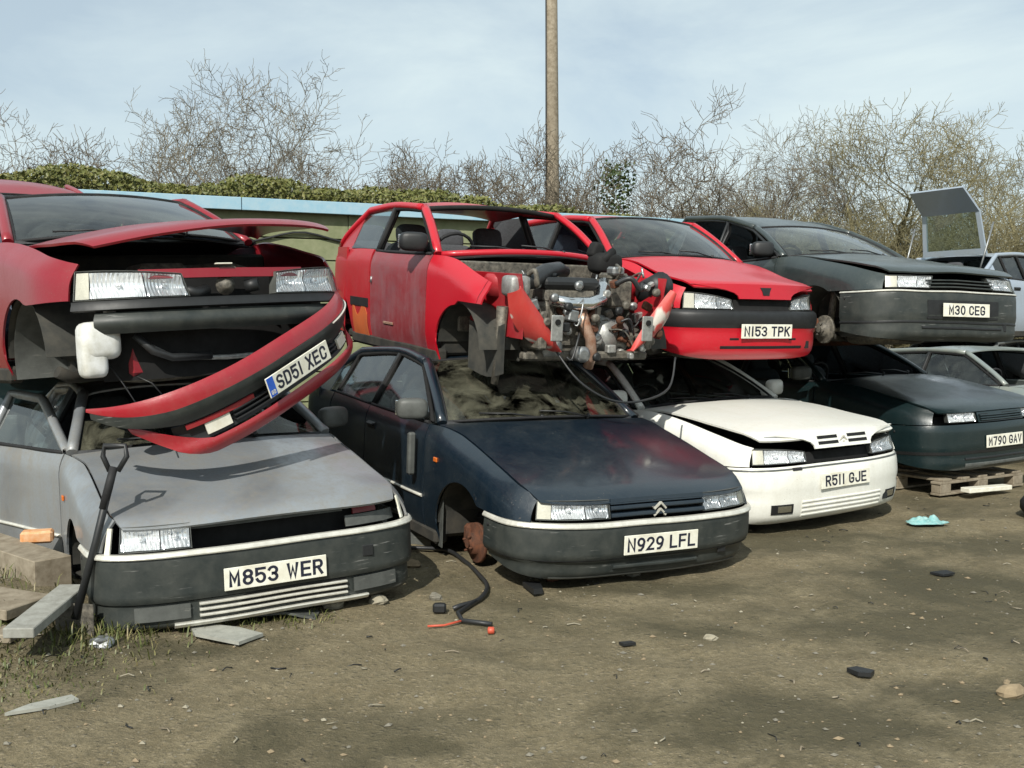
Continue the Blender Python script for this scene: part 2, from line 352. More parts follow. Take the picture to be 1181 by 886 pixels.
# ------------------------------------------------------------------ lettering
def arc(cx, cy, rx, ry, a0, a1, n=9): return [(cx + rx*cos(radians(a0 + (a1-a0)*i/n)), cy + ry*sin(radians(a0 + (a1-a0)*i/n))) for i in range(n+1)]
T_, R_, W_ = .079, .048, .0135     # character height, width, stroke
hy, wx = T_/2 - W_/2, R_/2 - W_/2
GL = {
 'M': [[(-wx, -hy), (-wx, hy), (0, -.012), (wx, hy), (wx, -hy)]], 'N': [[(-wx, -hy), (-wx, hy), (wx, -hy), (wx, hy)]],
 'W': [[(-wx*1.15, hy), (-wx*.6, -hy), (0, hy*.5), (wx*.6, -hy), (wx*1.15, hy)]], 'V': [[(-wx, hy), (0, -hy), (wx, hy)]], 'A': [[(-wx, -hy), (0, hy), (wx, -hy)], [(-wx*.6, -.014), (wx*.6, -.014)]],
 'X': [[(-wx, hy), (wx, -hy)], [(wx, hy), (-wx, -hy)]], 'E': [[(wx, hy), (-wx, hy), (-wx, -hy), (wx, -hy)], [(-wx, 0), (wx*.8, 0)]], 'F': [[(wx, hy), (-wx, hy), (-wx, -hy)], [(-wx, 0), (wx*.7, 0)]],
 'L': [[(-wx, hy), (-wx, -hy), (wx, -hy)]], 'T': [[(-wx, hy), (wx, hy)], [(0, hy), (0, -hy)]], 'K': [[(-wx, hy), (-wx, -hy)], [(wx, hy), (-wx, -.004)], [(-wx*.2, .006), (wx, -hy)]],
 'P': [[(-wx, -hy), (-wx, hy)] + arc(wx-.012, hy-.0165, .012, .0165, 90, -90, 7) + [(-wx, hy-.033)]], 'R': [[(-wx, -hy), (-wx, hy)] + arc(wx-.012, hy-.0165, .012, .0165, 90, -90, 7) + [(-wx, hy-.033)], [(0, 0), (wx, -hy)]],
 'D': [[(-wx, -hy), (-wx, hy)] + arc(wx-.018, hy-.02, .018, .02, 90, 0, 5) + arc(wx-.018, -hy+.02, .018, .02, 0, -90, 5) + [(-wx, -hy)]],
 'C': [[(wx, hy-.018)] + arc(0, hy-.015, wx, .015, 20, 180, 8) + arc(0, -hy+.015, wx, .015, 180, 340, 8) + [(wx, -hy+.018)]],
 'G': [[(wx, hy-.018)] + arc(0, hy-.015, wx, .015, 20, 180, 8) + arc(0, -hy+.015, wx, .015, 180, 360, 8) + [(wx, -.004), (.002, -.004)]],
 'J': [[(wx, hy), (wx, -hy+.016)] + arc(0, -hy+.016, wx, .016, 0, -180, 8) + [(-wx, -hy+.022)]],
 'S': [arc(0, hy-.0165, wx, .0165, 15, 270, 10) + arc(0, -hy+.0165, wx, .0165, 90, -165, 10)], '0': [arc(0, 0, wx, hy, 90, 450, 22)], '1': [[(0, hy), (0, -hy)]], '7': [[(-wx, hy), (wx, hy), (-wx*.2, -hy)]],
 '8': [arc(0, hy-.0155, wx*.94, .0155, -90, 270, 16), arc(0, -hy+.0175, wx, .0175, 90, 450, 16)], '3': [arc(-.001, hy-.0165, wx, .0165, 160, -90, 10) + arc(-.001, -hy+.0165, wx, .0165, 90, -160, 10)],
 '5': [[(wx, hy), (-wx, hy), (-wx, .003)] + arc(0, -hy+.021, wx, .0215, 110, -160, 12)], '2': [arc(0, hy-.018, wx, .018, 165, -20, 10) + [(-wx, -hy), (wx, -hy)]], '9': [arc(0, hy-.02, wx, .02, 0, 360, 16), [(wx, hy-.02), (wx*.7, -.016), (0, -hy), (-wx*.6, -hy)]],
 'B': [[(-wx, -hy), (-wx, hy)] + arc(wx-.014, hy-.0165, .012, .0165, 90, -90, 7) + [(-wx, 0)], [(-wx, 0)] + arc(wx-.014, -hy+.0165, .014, .0165, 90, -90, 7) + [(-wx, -hy)]]}
def ribbon(mb, pl, w, put):
    n = len(pl); A = []; closed = math.dist(pl[0], pl[-1]) < 1e-6 and n > 4
    for i, p in enumerate(pl):
        q0 = pl[i-1] if i else (pl[-2] if closed else p); q1 = pl[i+1] if i < n-1 else (pl[1] if closed else p)
        d0 = Vector((p[0]-q0[0], p[1]-q0[1])); d1 = Vector((q1[0]-p[0], q1[1]-p[1]))
        if d0.length < 1e-9: d0 = d1
        if d1.length < 1e-9: d1 = d0
        d0.normalize(); d1.normalize(); t = d0 + d1; t = t.normalized() if t.length > 1e-6 else d0
        m = Vector((-t.y, t.x)); k = w/2/max(.45, m.dot(Vector((-d0.y, d0.x)))); e = Vector((0, 0))
        if not closed and i == 0: e = -d1*w/2
        if not closed and i == n-1: e = d0*w/2
        A += [put(p[0] + m.x*k + e.x, p[1] + m.y*k + e.y), put(p[0] - m.x*k + e.x, p[1] - m.y*k + e.y)]
    mb.add(A, [(2*i, 2*i+1, 2*i+3, 2*i+2) for i in range(n-1)])

def plate(c, txt, x, z, y=0., lean=0., blue=False, w=.52, h=.111, col='platew', tw=.49, parent=None):
    """UK number plate facing -x of its parent"""
    mb = MB().rbox((0, 0, 0), (.008, w, h), .002)
    o = mb.build('number_plate', M[col], parent or c.root); o.location = (x, y, z); o.rotation_euler = (0, lean, 0)
    adv = {'1': .6, ' ': .5, 'M': 1.08, 'W': 1.15}; tot = sum(adv.get(ch, 1.) for ch in txt); cell = tw/tot; kx = cell*.86/R_
    y_ = tw/2 + (-.022 if blue else 0); nl = 0
    for ch in txt:
        a = adv.get(ch, 1.)*cell
        if ch != ' ':
            mb = MB(); yc = y_ - a/2
            for pl in GL[ch]:
                nl += 1; xx = -.0044 - .00025*(nl % 4); ribbon(mb, pl, W_, lambda u, v: (xx, yc - u*kx, v))
            t = mb.build('plate_character', M['ink'], o)
        y_ -= a
    # border of the plate backing
    if blue:
        b = MB().rbox((-.0048, w/2 - .028, 0), (.0016, .05, h - .006), .0005).build('blue_band', M['plateblue'], o)
        for k, ch in enumerate('GB'):
            mb = MB()
            for pl in GL[ch]: ribbon(mb, [(a*.3, q*.3) for a, q in pl], .0042, lambda u, v: (-.0062, w/2 - .019 - k*.018 - u, v - .03))
            mb.build('band_character', M['platew'], b)
    return o

# ------------------------------------------------------------------ the car builder
class Car:
    D = dict(L=4.44, hw=.875, a=.44, n=3.1, zb=.58, zf=.70, zc=.93, xc=1.16, xcs=1.36, wb=.73, xt=1.95, zt=1.33, wt=.58, H=1.37,
             xr=3.25, xg=4.0, zg=.98, xf=.88, xw=3.62, ra=.36, az=.29, sill=.2, roll=.09, rr=.13, xd0=1.42, xd1=2.5, xd2=3.3, crown=.05,
             prof=[(.16, .09), (.18, .03), (.21, .012), (.33, .012), (.355, .0), (.4, 0), (.52, .0), (.565, .004), (.58, .012)], n0=.014, n1=.048, dent=.003, rz=0.)
    def __init__(s, name, label, cat, pose, paintm, **kw):
        d = dict(Car.D); d.update(kw); s.__dict__.update(d)
        X, Y, Z, yaw, pit, rol = pose
        s.root = empty(name, (X, Y, Z), (radians(rol), radians(pit), radians(90 + yaw)))
        tag(s.root, label, cat); s.p = paintm; s.seed = rng.uniform(0, 90)
        # plan of the nose, arc-length table
        T = [(0., 0.)]
        for i in range(1, 61):
            t = pi/2*i/60; T.append((s.a - s.a*abs(cos(t))**(2/s.n), s.hw*abs(sin(t))**(2/s.n)))
        T.append((s.xf - s.ra + .4, s.hw))
        acc = 0; s.tab = [(0., *T[0])]
        for (x0, y0), (x1, y1) in zip(T, T[1:]):
            acc += math.hypot(x1-x0, y1-y0); s.tab.append((acc, x1, y1))
        s.profile = cr(s.prof + [(s.zb + .006, s.n0), (s.zf + .01, s.n1)])
        s.Bc = cr([(0, s.zf - .03), (.1, s.zf), (.5, mix(s.zf, s.zc, .42)), (s.xc, s.zc), (s.xcs + .3, s.zc + .01), (s.xd1, s.zc + .02), (s.xd2, s.zc + .035), (s.L, s.zg - .02)])
        s.railc = cr([(s.xt + .06, s.zt - .04), (mix(s.xt, s.xr, .45), s.H - .055 + s.rz*.5), (s.xr, s.zt - .045 + s.rz)])
        s.roofc = cr([(s.xt, s.zt), (mix(s.xt, s.xr, .4), s.H + s.rz*.45), (s.xr, s.zt - .01 + s.rz)])
    def dn(s, p, k=1.):
        p = Vector(p); q = p*2.2 + V(s.seed, 0, 0)
        return p + V(noise.noise(q), noise.noise(q + V(7, 3, 1)), noise.noise(q + V(1, 9, 5))) * s.dent * k * 2
    def plan(s, q):
        sg = 1 if q >= 0 else -1; q = abs(q); T = s.tab; i = 0
        while i < len(T) - 2 and T[i+1][0] < q: i += 1
        a, b = T[i], T[i+1]; t = (q - a[0]) / (b[0] - a[0]); x, y = mix(a[1], b[1], t), mix(a[2], b[2], t)
        # smooth normal from neighbours
        a, b = T[max(i-1, 0)], T[min(i+2, len(T)-1)]
        tx, ty = b[1]-a[1], b[2]-a[2]
        if i == 0 and q < .02: tx = 0.
        l = math.hypot(tx, ty) or 1
        return x, y*sg, -ty/l, tx/l*sg
    def nose(s, q, z, extra=0.):
        x, y, nx, ny = s.plan(q); k = s.profile(z) + extra
        return V(x - nx*k, y - ny*k, z)
    def s_of_y(s, y):
        for i in range(len(s.tab)-1):
            if s.tab[i+1][2] >= y: return s.tab[i][0]
        return s.tab[-1][0]
    def s_of_x(s, x):
        for i in range(len(s.tab)-1):
            if s.tab[i+1][1] >= x: return s.tab[i][0] + (x - s.tab[i][1])/max(1e-6, s.tab[i+1][1]-s.tab[i][1])*(s.tab[i+1][0]-s.tab[i][0])
        return s.tab[-1][0]
    def hwx(s, x):
        if x < s.a: return s.hw * max(1e-4, 1 - ((s.a - max(x, .0))/s.a)**s.n)**(1/s.n)
        e = s.L - .8
        if x > e: return s.hw * max(1e-3, 1 - (min(x - e, .8)/.8)**2.6)**(1/2.6)
        return s.hw
    def side(s, x, z):
        b = s.Bc(x); t = clamp((z - s.sill)/(b - s.sill), 0, 1.2)
        k = 1 - .012*(t - .55)**2*4
        if t < .3: k -= .05*((.3 - t)/.3)**2
        rl = mix(s.roll, .035, clamp((x - s.xc + .1)/.35)); y = s.hwx(x)*k
        if z > b - s.rr: y -= rl*((z - b + s.rr)/s.rr)**2
        return y
    def arch(s, x, xa, ra=None):
        ra = ra or s.ra; d = ra*ra - (x - xa)**2
        return s.az + sqrt(d) if d > 0 else -9
    def wintop(s, x):
        xa, za = s.xt + .06, s.zt - .04
        if x < xa: return mix(s.Bc(s.xcs), za, (x - s.xcs)/(xa - s.xcs))
        if x < s.xr: return s.railc(x)
        return mix(s.railc(s.xr), s.Bc(s.xg), clamp((x - s.xr)/(s.xg - s.xr)))
    def g(s, x, z):
        b = s.Bc(x); yb = s.side(x, b) - .012
        return V(x, mix(yb, s.wt + .035, clamp((z - b)/(s.zt - .04 - b), 0, 1.1)), z)
    def mir(s, f, sg):
        def h(u, v):
            p = s.dn(f(u, v)); return V(p.x, p.y*sg, p.z)
        return h
    def bld(s, mb, name, mat, parent=None): return mb.build(name, mat if not isinstance(mat, str) else M[mat], parent or s.root)
    # ---------------- panels
    def xfront(s, y, ins):
        h = s.hw - ins*.5; q = min(abs(y)/h, .99)
        return s.a - s.a*(1 - q**s.n)**(1/s.n) + ins
    def hood(s, mat=None, open_=0., twist=0., lift=(0, 0, 0), ins=None, front_cut=None, name='bonnet', ragged=0.):
        ins = ins if ins is not None else s.n1 - .012
        piv = V(s.xc + .05, 0, s.zc)
        R = Matrix.Rotation(radians(open_), 3, 'Y') @ Matrix.Rotation(radians(twist), 3, 'X')
        def f(u, v):
            xe = mix(s.a*.45, s.xcs - .05, v); hh = s.side(xe, s.Bc(xe)) - .012
            hh0 = min(hh, s.hw*.93)
            y = u*hh0
            xb = s.xc - .03 + (s.xcs - s.xc)*u*u
            x = mix(s.xfront(y, ins), xb, v)
            z = s.Bc(x) + .004 + s.crown*(1 - u*u)*mix(.55, 1, v)
            if v < .1: z -= .03*((.1 - v)/.1)**2
            if front_cut: z += front_cut(u, v)
            p = s.dn(V(x, y, z))
            return R @ (p - piv) + piv + V(*lift)
        us = [-1, -.97] + lin(-.9, .9, 16) + [.97, 1]
        vs = [0, .015, .04, .08] + lin(.13, .9, 14) + [.95, .98, 1]
        mb = patch(MB(), f, us, vs, .014, piv - V(.4, 0, 2))
        return s.bld(mb, name, mat or s.p)
    def wings(s, mat=None, sides=(1, -1), x0=None, name='front_wing'):
        x0 = x0 or s.hl_x
        for sg in sides:
            xs = lin(x0, s.xf - s.ra + .02, 5)[:-1] + [s.xf - (s.ra - .001)*cos(t) for t in lin(.06, pi, 20)] + [s.xf + s.ra + .004] + lin(s.xf + s.ra + .02, s.xd0 - .008, 3)
            def low(x):
                if x < s.xf: return max(s.zb + .008, s.arch(x, s.xf))
                if x < s.xf + s.ra: return max(s.sill, s.arch(x, s.xf))
                return s.sill
            def f(x, t):
                b = s.Bc(x); z = mix(low(x), b, t); p = V(x, s.side(x, z), z)
                if x < s.a + .1:
                    k = clamp((x - x0)/(s.a + .1 - x0)); k = k*k*(3 - 2*k); q = s.nose(s.s_of_x(x), z)
                    if z > b - s.rr: q.y -= s.roll*.5*((z - b + s.rr)/s.rr)**2
                    p = q.lerp(p, k)
                return p
            mb = patch(MB(), s.mir(f, sg), xs, lin(0, .6, 5)[:-1] + lin(.6, 1, 8), .012, (s.xf, 0, .3))
            s.bld(mb, name, mat or s.p)
    def bumper(s, mat, z0=None, z1=None, q1=None, name='front_bumper', th=.014, ext=0., q0=None, rows=12, parent=None):
        z0 = z0 if z0 is not None else s.prof[0][0]; z1 = z1 or s.zb
        q1 = q1 or s.s_of_x(s.xf - s.ra + .015); q0 = -q1 if q0 is None else q0
        lift = .085 if z0 < .25 and q1 - q0 > 1.2 else 0.
        f = lambda q, t: s.dn(s.nose(q, mix(z0 + lift*clamp((abs(q) - .35)/(q1 - .35))**2, z1, t), ext))
        mb = patch(MB(), f, lin(q0, q1, 44 if q1 - q0 > .8 else 12), lin(0, 1, rows), th, (1.5, 0, (z0+z1)/2))
        o = s.bld(mb, name, mat, parent)
        if name == 'front_bumper':
            for q in (-q1 + .06, q1 - .06):
                p = s.nose(q, z1 - .06, -.001); s.bld(MB().sbox(p, (.02, .012, .02), .8, m=8, n=5), 'fixing_screw', 'rubber', o)
            p = s.nose(-.5, z0 + .12, -.002); s.bld(MB().rbox(p, (.008, .06, .06), .004), 'tow_eye_cover', 'blackplastic', o)
        return o
    def strip(s, mat, z, h, q0=None, q1=None, out=.008, name='bumper_trim', d=.016, parent=None):
        q1 = q1 or s.s_of_x(s.xf - s.ra + .02); q0 = -q1 if q0 is None else q0
        qs = lin(q0, q1, max(4, int((q1-q0)*26)))
        mb = MB(); A = []
        for q in qs:
            a = [s.nose(q, z - h/2, -out), s.nose(q, z - h/2 + h*.25, -out - .003), s.nose(q, z + h/2 - h*.25, -out - .003), s.nose(q, z + h/2, -out), s.nose(q, z + h/2, d), s.nose(q, z - h/2, d)]
            a[4].z = a[3].z; a[5].z = a[0].z; A += [s.dn(p) for p in a]
        n = len(qs); fs = [(i*6 + j, (i+1)*6 + j, (i+1)*6 + (j+1) % 6, i*6 + (j+1) % 6) for i in range(n-1) for j in range(6)] + [(0, 1, 2, 3, 4, 5), tuple((n-1)*6 + k for k in (5, 4, 3, 2, 1, 0))]
        mb.add(A, fs, False)
        return s.bld(mb, name, mat, parent)
    def headlight(s, q0, q1, z0, z1, sg=1, ind=.24, slant=.0, lens=True, deep=.05, top_in=0.):
        """lamp housing with two reflector bowls, corner indicator and ribbed lens; q grows outwards"""
        root = None
        def zz(q, t):
            k = clamp((q - q0)/(q1 - q0)); return mix(z0, z1 - top_in*(1-k)**2, t)
        def surf(q, t, e):
            qq = q + slant*(t)*(1 - clamp((q - q0)/(q1 - q0))); p = s.nose(qq, zz(q, t), e); return V(p.x, p.y*sg, p.z)
        hb = MB(); patch(hb, lambda q, t: surf(q, t, deep + .012 - .0*t), lin(q0, q1, 10), lin(0, 1, 4), .006, (1.5, 0, .6))
        for tt in (0., 1.):
            patch(hb, lambda q, e, tt=tt: surf(q, tt, e), lin(q0, q1, 10), lin(.008, deep + .012, 3), .003, (1, 0, 2))
        for qq in (q0, q1):
            patch(hb, lambda t, e, qq=qq: surf(qq, t, e), lin(0, 1, 3), lin(.008, deep + .012, 3), .003, (1, 0, .6))
        root = s.bld(hb, 'headlight', 'lowplastic')
        qi = mix(q1, q0, ind) if ind else q1
        mid = mix(q0, qi, .42)
        rb = MB()
        for a, b in ((q0 + .006, mid - .003), (mid + .003, qi - .006)):
            def bowl(i, j, a=a, b=b):
                u, v = i*2-1, j*2-1; dd = max(abs(u), abs(v)); r2 = min(1., (u*u + v*v)*.75)
                return surf(mix(a, b, i), mix(.06, .94, j), .012 + (deep - .01)*(1 - r2))
            patch(rb, bowl, lin(0, 1, 12), lin(0, 1, 8), 0)
            bl = bowl(.5, .5); rb.lathe([(.012, 0), (.016, .02), (.01, .035), (.001, .036)], bl, 'x', 10, rot=Matrix.Rotation(pi, 3, 'Z'))
        s.bld(rb, 'reflector', 'reflector', root)
        if ind:
            ib = MB(); patch(ib, lambda q, t: surf(q, t, .016), lin(qi, q1 - .004, 6), lin(.05, .95, 4), .004, (1.5, 0, .6))
            s.bld(ib, 'indicator', 'ambergrey', root)
        if lens:
            lb = MB(); patch(lb, lambda q, t: surf(q, t, .004), lin(q0 + .003, q1, 16), lin(.02, .98, 5), 0, (1.5, 0, .6))
            s.bld(lb, 'lens', 'lens', root)
        return root
    def grille(s, q, z0, z1, n, mat='blackplastic', back=.07, name='grille', ext=.004, sh=.014):
        mb = MB(); patch(mb, lambda u, z: s.nose(u, z, back), lin(-q, q, 12), lin(z0, z1, 3), .006, (2, 0, .5)); root = s.bld(mb, name, 'black')
        for i in range(n):
            z = mix(z0, z1, (i + .5)/n) if n > 1 else (z0+z1)/2
            o = s.strip(mat, z, sh, -q, q, -ext, 'slat', .05, root)
        return root
    def emblem(s, q, z, size, mat='strip', ext=-.012):
        mb = MB()
        for k in (0, 1):
            for sd in (-1, 1):
                base = s.nose(q, z, ext)
                A = base + V(0, 0, size*(.5 - k*.5)); Bp = base + V(.004, sd*size*.55, size*(.0 - k*.5))
                mb.tube([A, Bp], size*.11, 4, smooth=False)
        return s.bld(mb, 'chevron_emblem', mat)
    def nosepanel(s, q0, q1, z0, z1, mat, name='front_panel', ext=0., th=.01):
        mb = MB(); patch(mb, lambda q, z: s.dn(s.nose(q, z, ext)), lin(q0, q1, 16), lin(z0, z1, 5), th, (1.5, 0, .5)); return s.bld(mb, name, mat)
    def inner(s, bay=True, backz=None):
        """dark inner structure: radiator support, bay tub, floor, arch liners, bulkhead"""
        mb = MB()
        if bay:
            patch(mb, lambda q, z: s.nose(q, z, .17 if z < s.zb else .15), lin(-.82, .82, 20), lin(s.prof[0][0] + .02, s.zf - .05, 4), .01, (2, 0, .5))
            mb.rbox(((s.xc + .2)/2 + .1, 0, .34), (s.xc - .25, s.hw*2 - .6, .08), .02)
        s.bld(mb, 'radiator_support', 'black') if mb.v else None
        mb = MB(); mb.rbox((s.xc + .1, 0, (s.sill + s.zc)/2 - .02), (.05, s.hw*2 - .16, s.zc - s.sill - .1), .02); s.bld(mb, 'bulkhead', 'under')
        mb = MB(); mb.rbox(((s.xc + s.L)/2, 0, s.sill + .04), (s.L - s.xc - .3, s.hw*2 - .14, .07), .02)
        for sg in (1, -1): mb.rbox(((s.xf + s.ra + s.xw - s.ra)/2, sg*(s.hw - .07), s.sill + .03), (s.xw - s.xf - 2*s.ra - .01, .1, .1), .02)
        s.bld(mb, 'floor_pan', 'under')
        for xa in (s.xf, s.xw):
            for sg in (1, -1):
                mb = MB()
                patch(mb, lambda a, y: V(xa - (s.ra + .012)*cos(a), sg*y, s.az + (s.ra + .012)*sin(a)), lin(.1, pi - .1, 14), lin(s.hw - .34, s.hw - .035, 3), .006, (xa, 0, 2))
                mb.rbox((xa, sg*(s.hw - .36), s.az + .14), (s.ra*1.9, .02, s.ra*1.25), .01)
                s.bld(mb, 'wheel_arch_liner', 'liner' if xa == s.xf else 'under')
    def cowl(s):
        mb = MB(); patch(mb, lambda u, v: V(mix(s.xc - .05, s.xc + .1, v) + (s.xcs - s.xc)*u*u, u*s.wb, s.zc + s.crown*(1 - u*u) - .012 + .012*v), lin(-1, 1, 12), lin(0, 1, 3), .01, (1, 0, 0)); s.bld(mb, 'cowl_panel', 'blackplastic')
        for q, a in ((.15, .5), (-.35, .45)):
            mb = MB(); p0 = V(s.xc - .0 + .05, q*s.wb, s.zc + .06); p1 = s.ws(q + a*1.15, .07) + V(-.02, 0, .012); mb.tube([p0, (p0+p1)/2 + V(-.01, 0, .015), p1], .006, 6); mb.tube([p0 + V(.01, .0, -.02), p0 + V(0, 0, .02)], .012, 8); s.bld(mb, 'wiper', 'blackplastic')
    def ws(s, u, v):
        b = V(s.xc + .04 + (s.xcs - s.xc)*u*u, u*s.wb, s.zc + .025 + s.crown*.8*(1 - u*u)); t = V(s.xt + .06*u*u, u*s.wt, s.zt - .032*u*u)
        p = b.lerp(t, v); k = 4*v*(1-v)*.02; return p + V(-k*.6, 0, k)
    def windscreen(s, mat='screen'):
        mb = MB(); patch(mb, s.ws, lin(-.985, .985, 16), lin(.0, 1, 8), 0, (3, 0, .5)); o = s.bld(mb, 'windscreen', mat)
        fr = MB()
        ring = [s.ws(u, 0) for u in lin(-.985, .985, 14)] + [s.ws(.985, v) for v in lin(0, 1, 6)][1:] + [s.ws(u, 1) for u in lin(.985, -.985, 14)][1:] + [s.ws(-.985, v) for v in lin(1, 0, 6)][1:]
        fr.tube(ring, .011, 5); s.bld(fr, 'windscreen_seal', 'rubber', o); return o
    def rearscreen(s, mat='side'):
        f = lambda u, v: V(mix(s.xr + .05 - .05*u*u, s.xg - .02 - .1*u*u, v), u*mix(s.wt - .01, s.side(s.xg, s.Bc(s.xg)) - .06, v), mix(s.zt + s.rz - .015 - .03*u*u, s.zg + .01, v) + .05*v*(1-v))
        mb = MB(); patch(mb, f, lin(-1, 1, 10), lin(0, 1, 5), 0, (2, 0, .5)); s.bld(mb, 'rear_window', mat)
    def roof(s, mat=None, dentf=None):
        def f(u, v):
            x = mix(s.xt + .005 + .06*u*u, s.xr + .04 - .05*u*u, v); y = u*(s.wt + .03)
            z = s.roofc(x) - .03*u*u - .022*abs(u)**7
            p = s.dn(V(x, y, z)); return p + V(0, 0, dentf(x, y)) if dentf else p
        mb = patch(MB(), f, lin(-1, 1, 18), [0, .01, .03] + lin(.07, 1, 12), .012, (2.4, 0, 0)); return s.bld(mb, 'roof', mat or s.p)
    def pillars(s, mat=None, sides=(1, -1), apillar=True, rail=True):
        for sg in sides:
            m = lambda p: V(p.x, p.y*sg, p.z)
            if apillar:
                a, b = s.ws(1.02, -.03), s.ws(1.02, 1.0)
                pts = [m(s.dn(a.lerp(b, t) + V(-.005, .012, .008) + V(0, 0, .02)*4*t*(1-t))) for t in lin(0, 1, 8)]
                s.bld(MB().tube(pts, .034, 8, flat=.75), 'windscreen_pillar', mat or s.p)
            if rail:
                pts = [m(s.dn(s.g(x, s.wintop(x)) + V(0, -.004, .012))) for x in lin(s.xt + .05, s.xr, 10)] + [m(s.dn(s.g(x, s.wintop(x)) + V(0, -.004, .01))) for x in lin(s.xr, s.xg - .02, 6)[1:]]
                s.bld(MB().tube(pts, .03, 8), 'roof_rail', mat or s.p)
    def door(s, x0, x1, sg, mat=None, glassm='side', handle=True, frame='black', trim=None, swing=0., open_frame=.016, name='door', zlow=None, beltlow=0.):
        zl = zlow or s.sill + .05
        f = lambda x, t: V(x, s.side(x, mix(zl, s.Bc(x), t)), mix(zl, s.Bc(x), t))
        R = Matrix.Rotation(radians(swing)*sg, 3, 'Z'); piv = V(x0, s.hw*sg, 0)
        tr = lambda p: R @ (p - piv) + piv
        mb = patch(MB(), lambda x, t: tr(s.mir(f, sg)(x, t)), lin(x0 + .005, x1 - .005, 14), lin(0, .65, 7)[:-1] + lin(.65, 1, 7), .03, ((x0+x1)/2, 0, .5)); d = s.bld(mb, name, mat or s.p)
        m = lambda p: tr(V(p.x, p.y*sg, p.z))
        # window frame and glass
        xa = max(x0, s.xcs + .02)
        lo = lambda x: s.Bc(x) + .012
        top = lambda x: max(lo(x) + .004, s.wintop(x) - .018)
        if frame:
            pts = [m(s.g(xa, lo(xa)))] + [m(s.g(x, top(x))) for x in lin(xa, x1 - .02, 14)] + [m(s.g(x1 - .02, z)) for z in lin(top(x1 - .02), lo(x1 - .02), 4)[1:]]
            s.bld(MB().tube(pts, open_frame, 6), 'window_frame', frame, d)
            s.bld(MB().tube([m(s.g(x, lo(x) - .004) + V(0, .012, 0)) for x in lin(xa + .02, x1 - .02, 8)], .012, 6), 'window_seal', 'rubber', d)
        if glassm:
            gb = MB(); patch(gb, lambda x, t: m(s.g(x, mix(lo(x), top(x), t)) - V(0, .006, 0)), lin(xa + .03, x1 - .025, 12), lin(0, 1, 5), 0, (2, 0, .5)); s.bld(gb, 'window_glass', glassm, d)
        if handle:
            z = s.Bc(x1) - .13; y = s.side(x1 - .15, z)
            hb = MB().rbox(m(V(x1 - .13, y - .002, z)), (.15, .016, .05), .007); hb.rbox(m(V(x1 - .13, y + .012, z + .008)), (.12, .02, .022), .008); s.bld(hb, 'door_handle', 'blackplastic', d)
        if trim:
            zt = .47
            pts = [m(s.dn(V(x, s.side(x, zt) + .003, zt))) for x in lin(x0 + .01, x1 - .01, 8)]
            s.bld(MB().tube(pts, .013, 6, flat=.8), 'side_trim', trim, d)
        return d
    def quarter(s, sg, mat=None, x0=None, zlow=None):
        x0 = x0 or s.xd2
        xs = lin(x0 + .004, s.xw - s.ra - .01, 4) if s.xw - s.ra - .01 > x0 + .02 else [x0 + .004]
        xs = [x for x in xs if x < s.xw - s.ra] + [x for x in [s.xw - (s.ra - .001)*cos(t) for t in lin(.03, pi - .03, 18)] if x > x0 + .003] + lin(s.xw + s.ra + .01, s.L - .02, 6)
        def low(x): return max(zlow or s.sill + .02, s.arch(x, s.xw))
        f = lambda x, t: V(x, s.side(x, mix(low(x), s.Bc(x), t)), mix(low(x), s.Bc(x), t))
        s.bld(patch(MB(), s.mir(f, sg), xs, lin(0, .7, 6)[:-1] + lin(.7, 1, 6), .014, (s.xw, 0, .4)), 'rear_quarter_panel', mat or s.p)
        # rear pillar between last door and rear window
        xp = s.xp if hasattr(s, 'xp') else mix(s.xr, s.xg, .3)
        f2 = lambda x, t: s.g(x, mix(s.Bc(x) - .005, max(s.Bc(x), s.wintop(x)), t))
        s.bld(patch(MB(), s.mir(f2, sg), lin(xp, s.xg + .0, 8), lin(0, 1, 5), .014, (s.xr, 0, 1)), 'rear_pillar', mat or s.p)
        if xp > x0 + .06:
            gb = MB(); f3 = lambda x, t: V(1, sg, 1)*s.g(x, mix(s.Bc(x) + .01, max(s.Bc(x) + .012, s.wintop(x) - .02), t)) if 0 else (lambda p: V(p.x, (p.y - .006)*sg, p.z))(s.g(x, mix(s.Bc(x) + .01, max(s.Bc(x) + .012, s.wintop(x) - .02), t)))
            patch(gb, f3, lin(x0 + .01, xp + .01, 8), lin(0, 1, 4), 0, (2, 0, .5)); s.bld(gb, 'quarter_window', 'side')
    def rear(s, mat=None, deck=True):
        mb = MB(); patch(mb, lambda y, z: V(s.L - .8 + .8*max(0, 1 - min(1, abs(y)/s.hw)**2.6)**(1/2.6) - .06*max(0, z - .6), y*(1 - .05*max(0, z-.6)), z), [s.hw*k for k in (-1, -.97, -.9, -.75, -.5, -.25, 0, .25, .5, .75, .9, .97, 1)], lin(s.sill + .06, s.zg, 8), .015, (2, 0, .5)); s.bld(mb, 'rear_panel', mat or s.p)
        mb = MB(); patch(mb, lambda u, v: V(mix(s.xg - .08, s.L - .1 - .25*u*u, v), u*mix(s.side(s.xg, s.Bc(s.xg)), s.hw*.8, v), s.zg + .005 - .02*v), lin(-1, 1, 8), lin(0, 1, 4), .012, (2, 0, 0)); s.bld(mb, 'tailgate', mat or s.p)
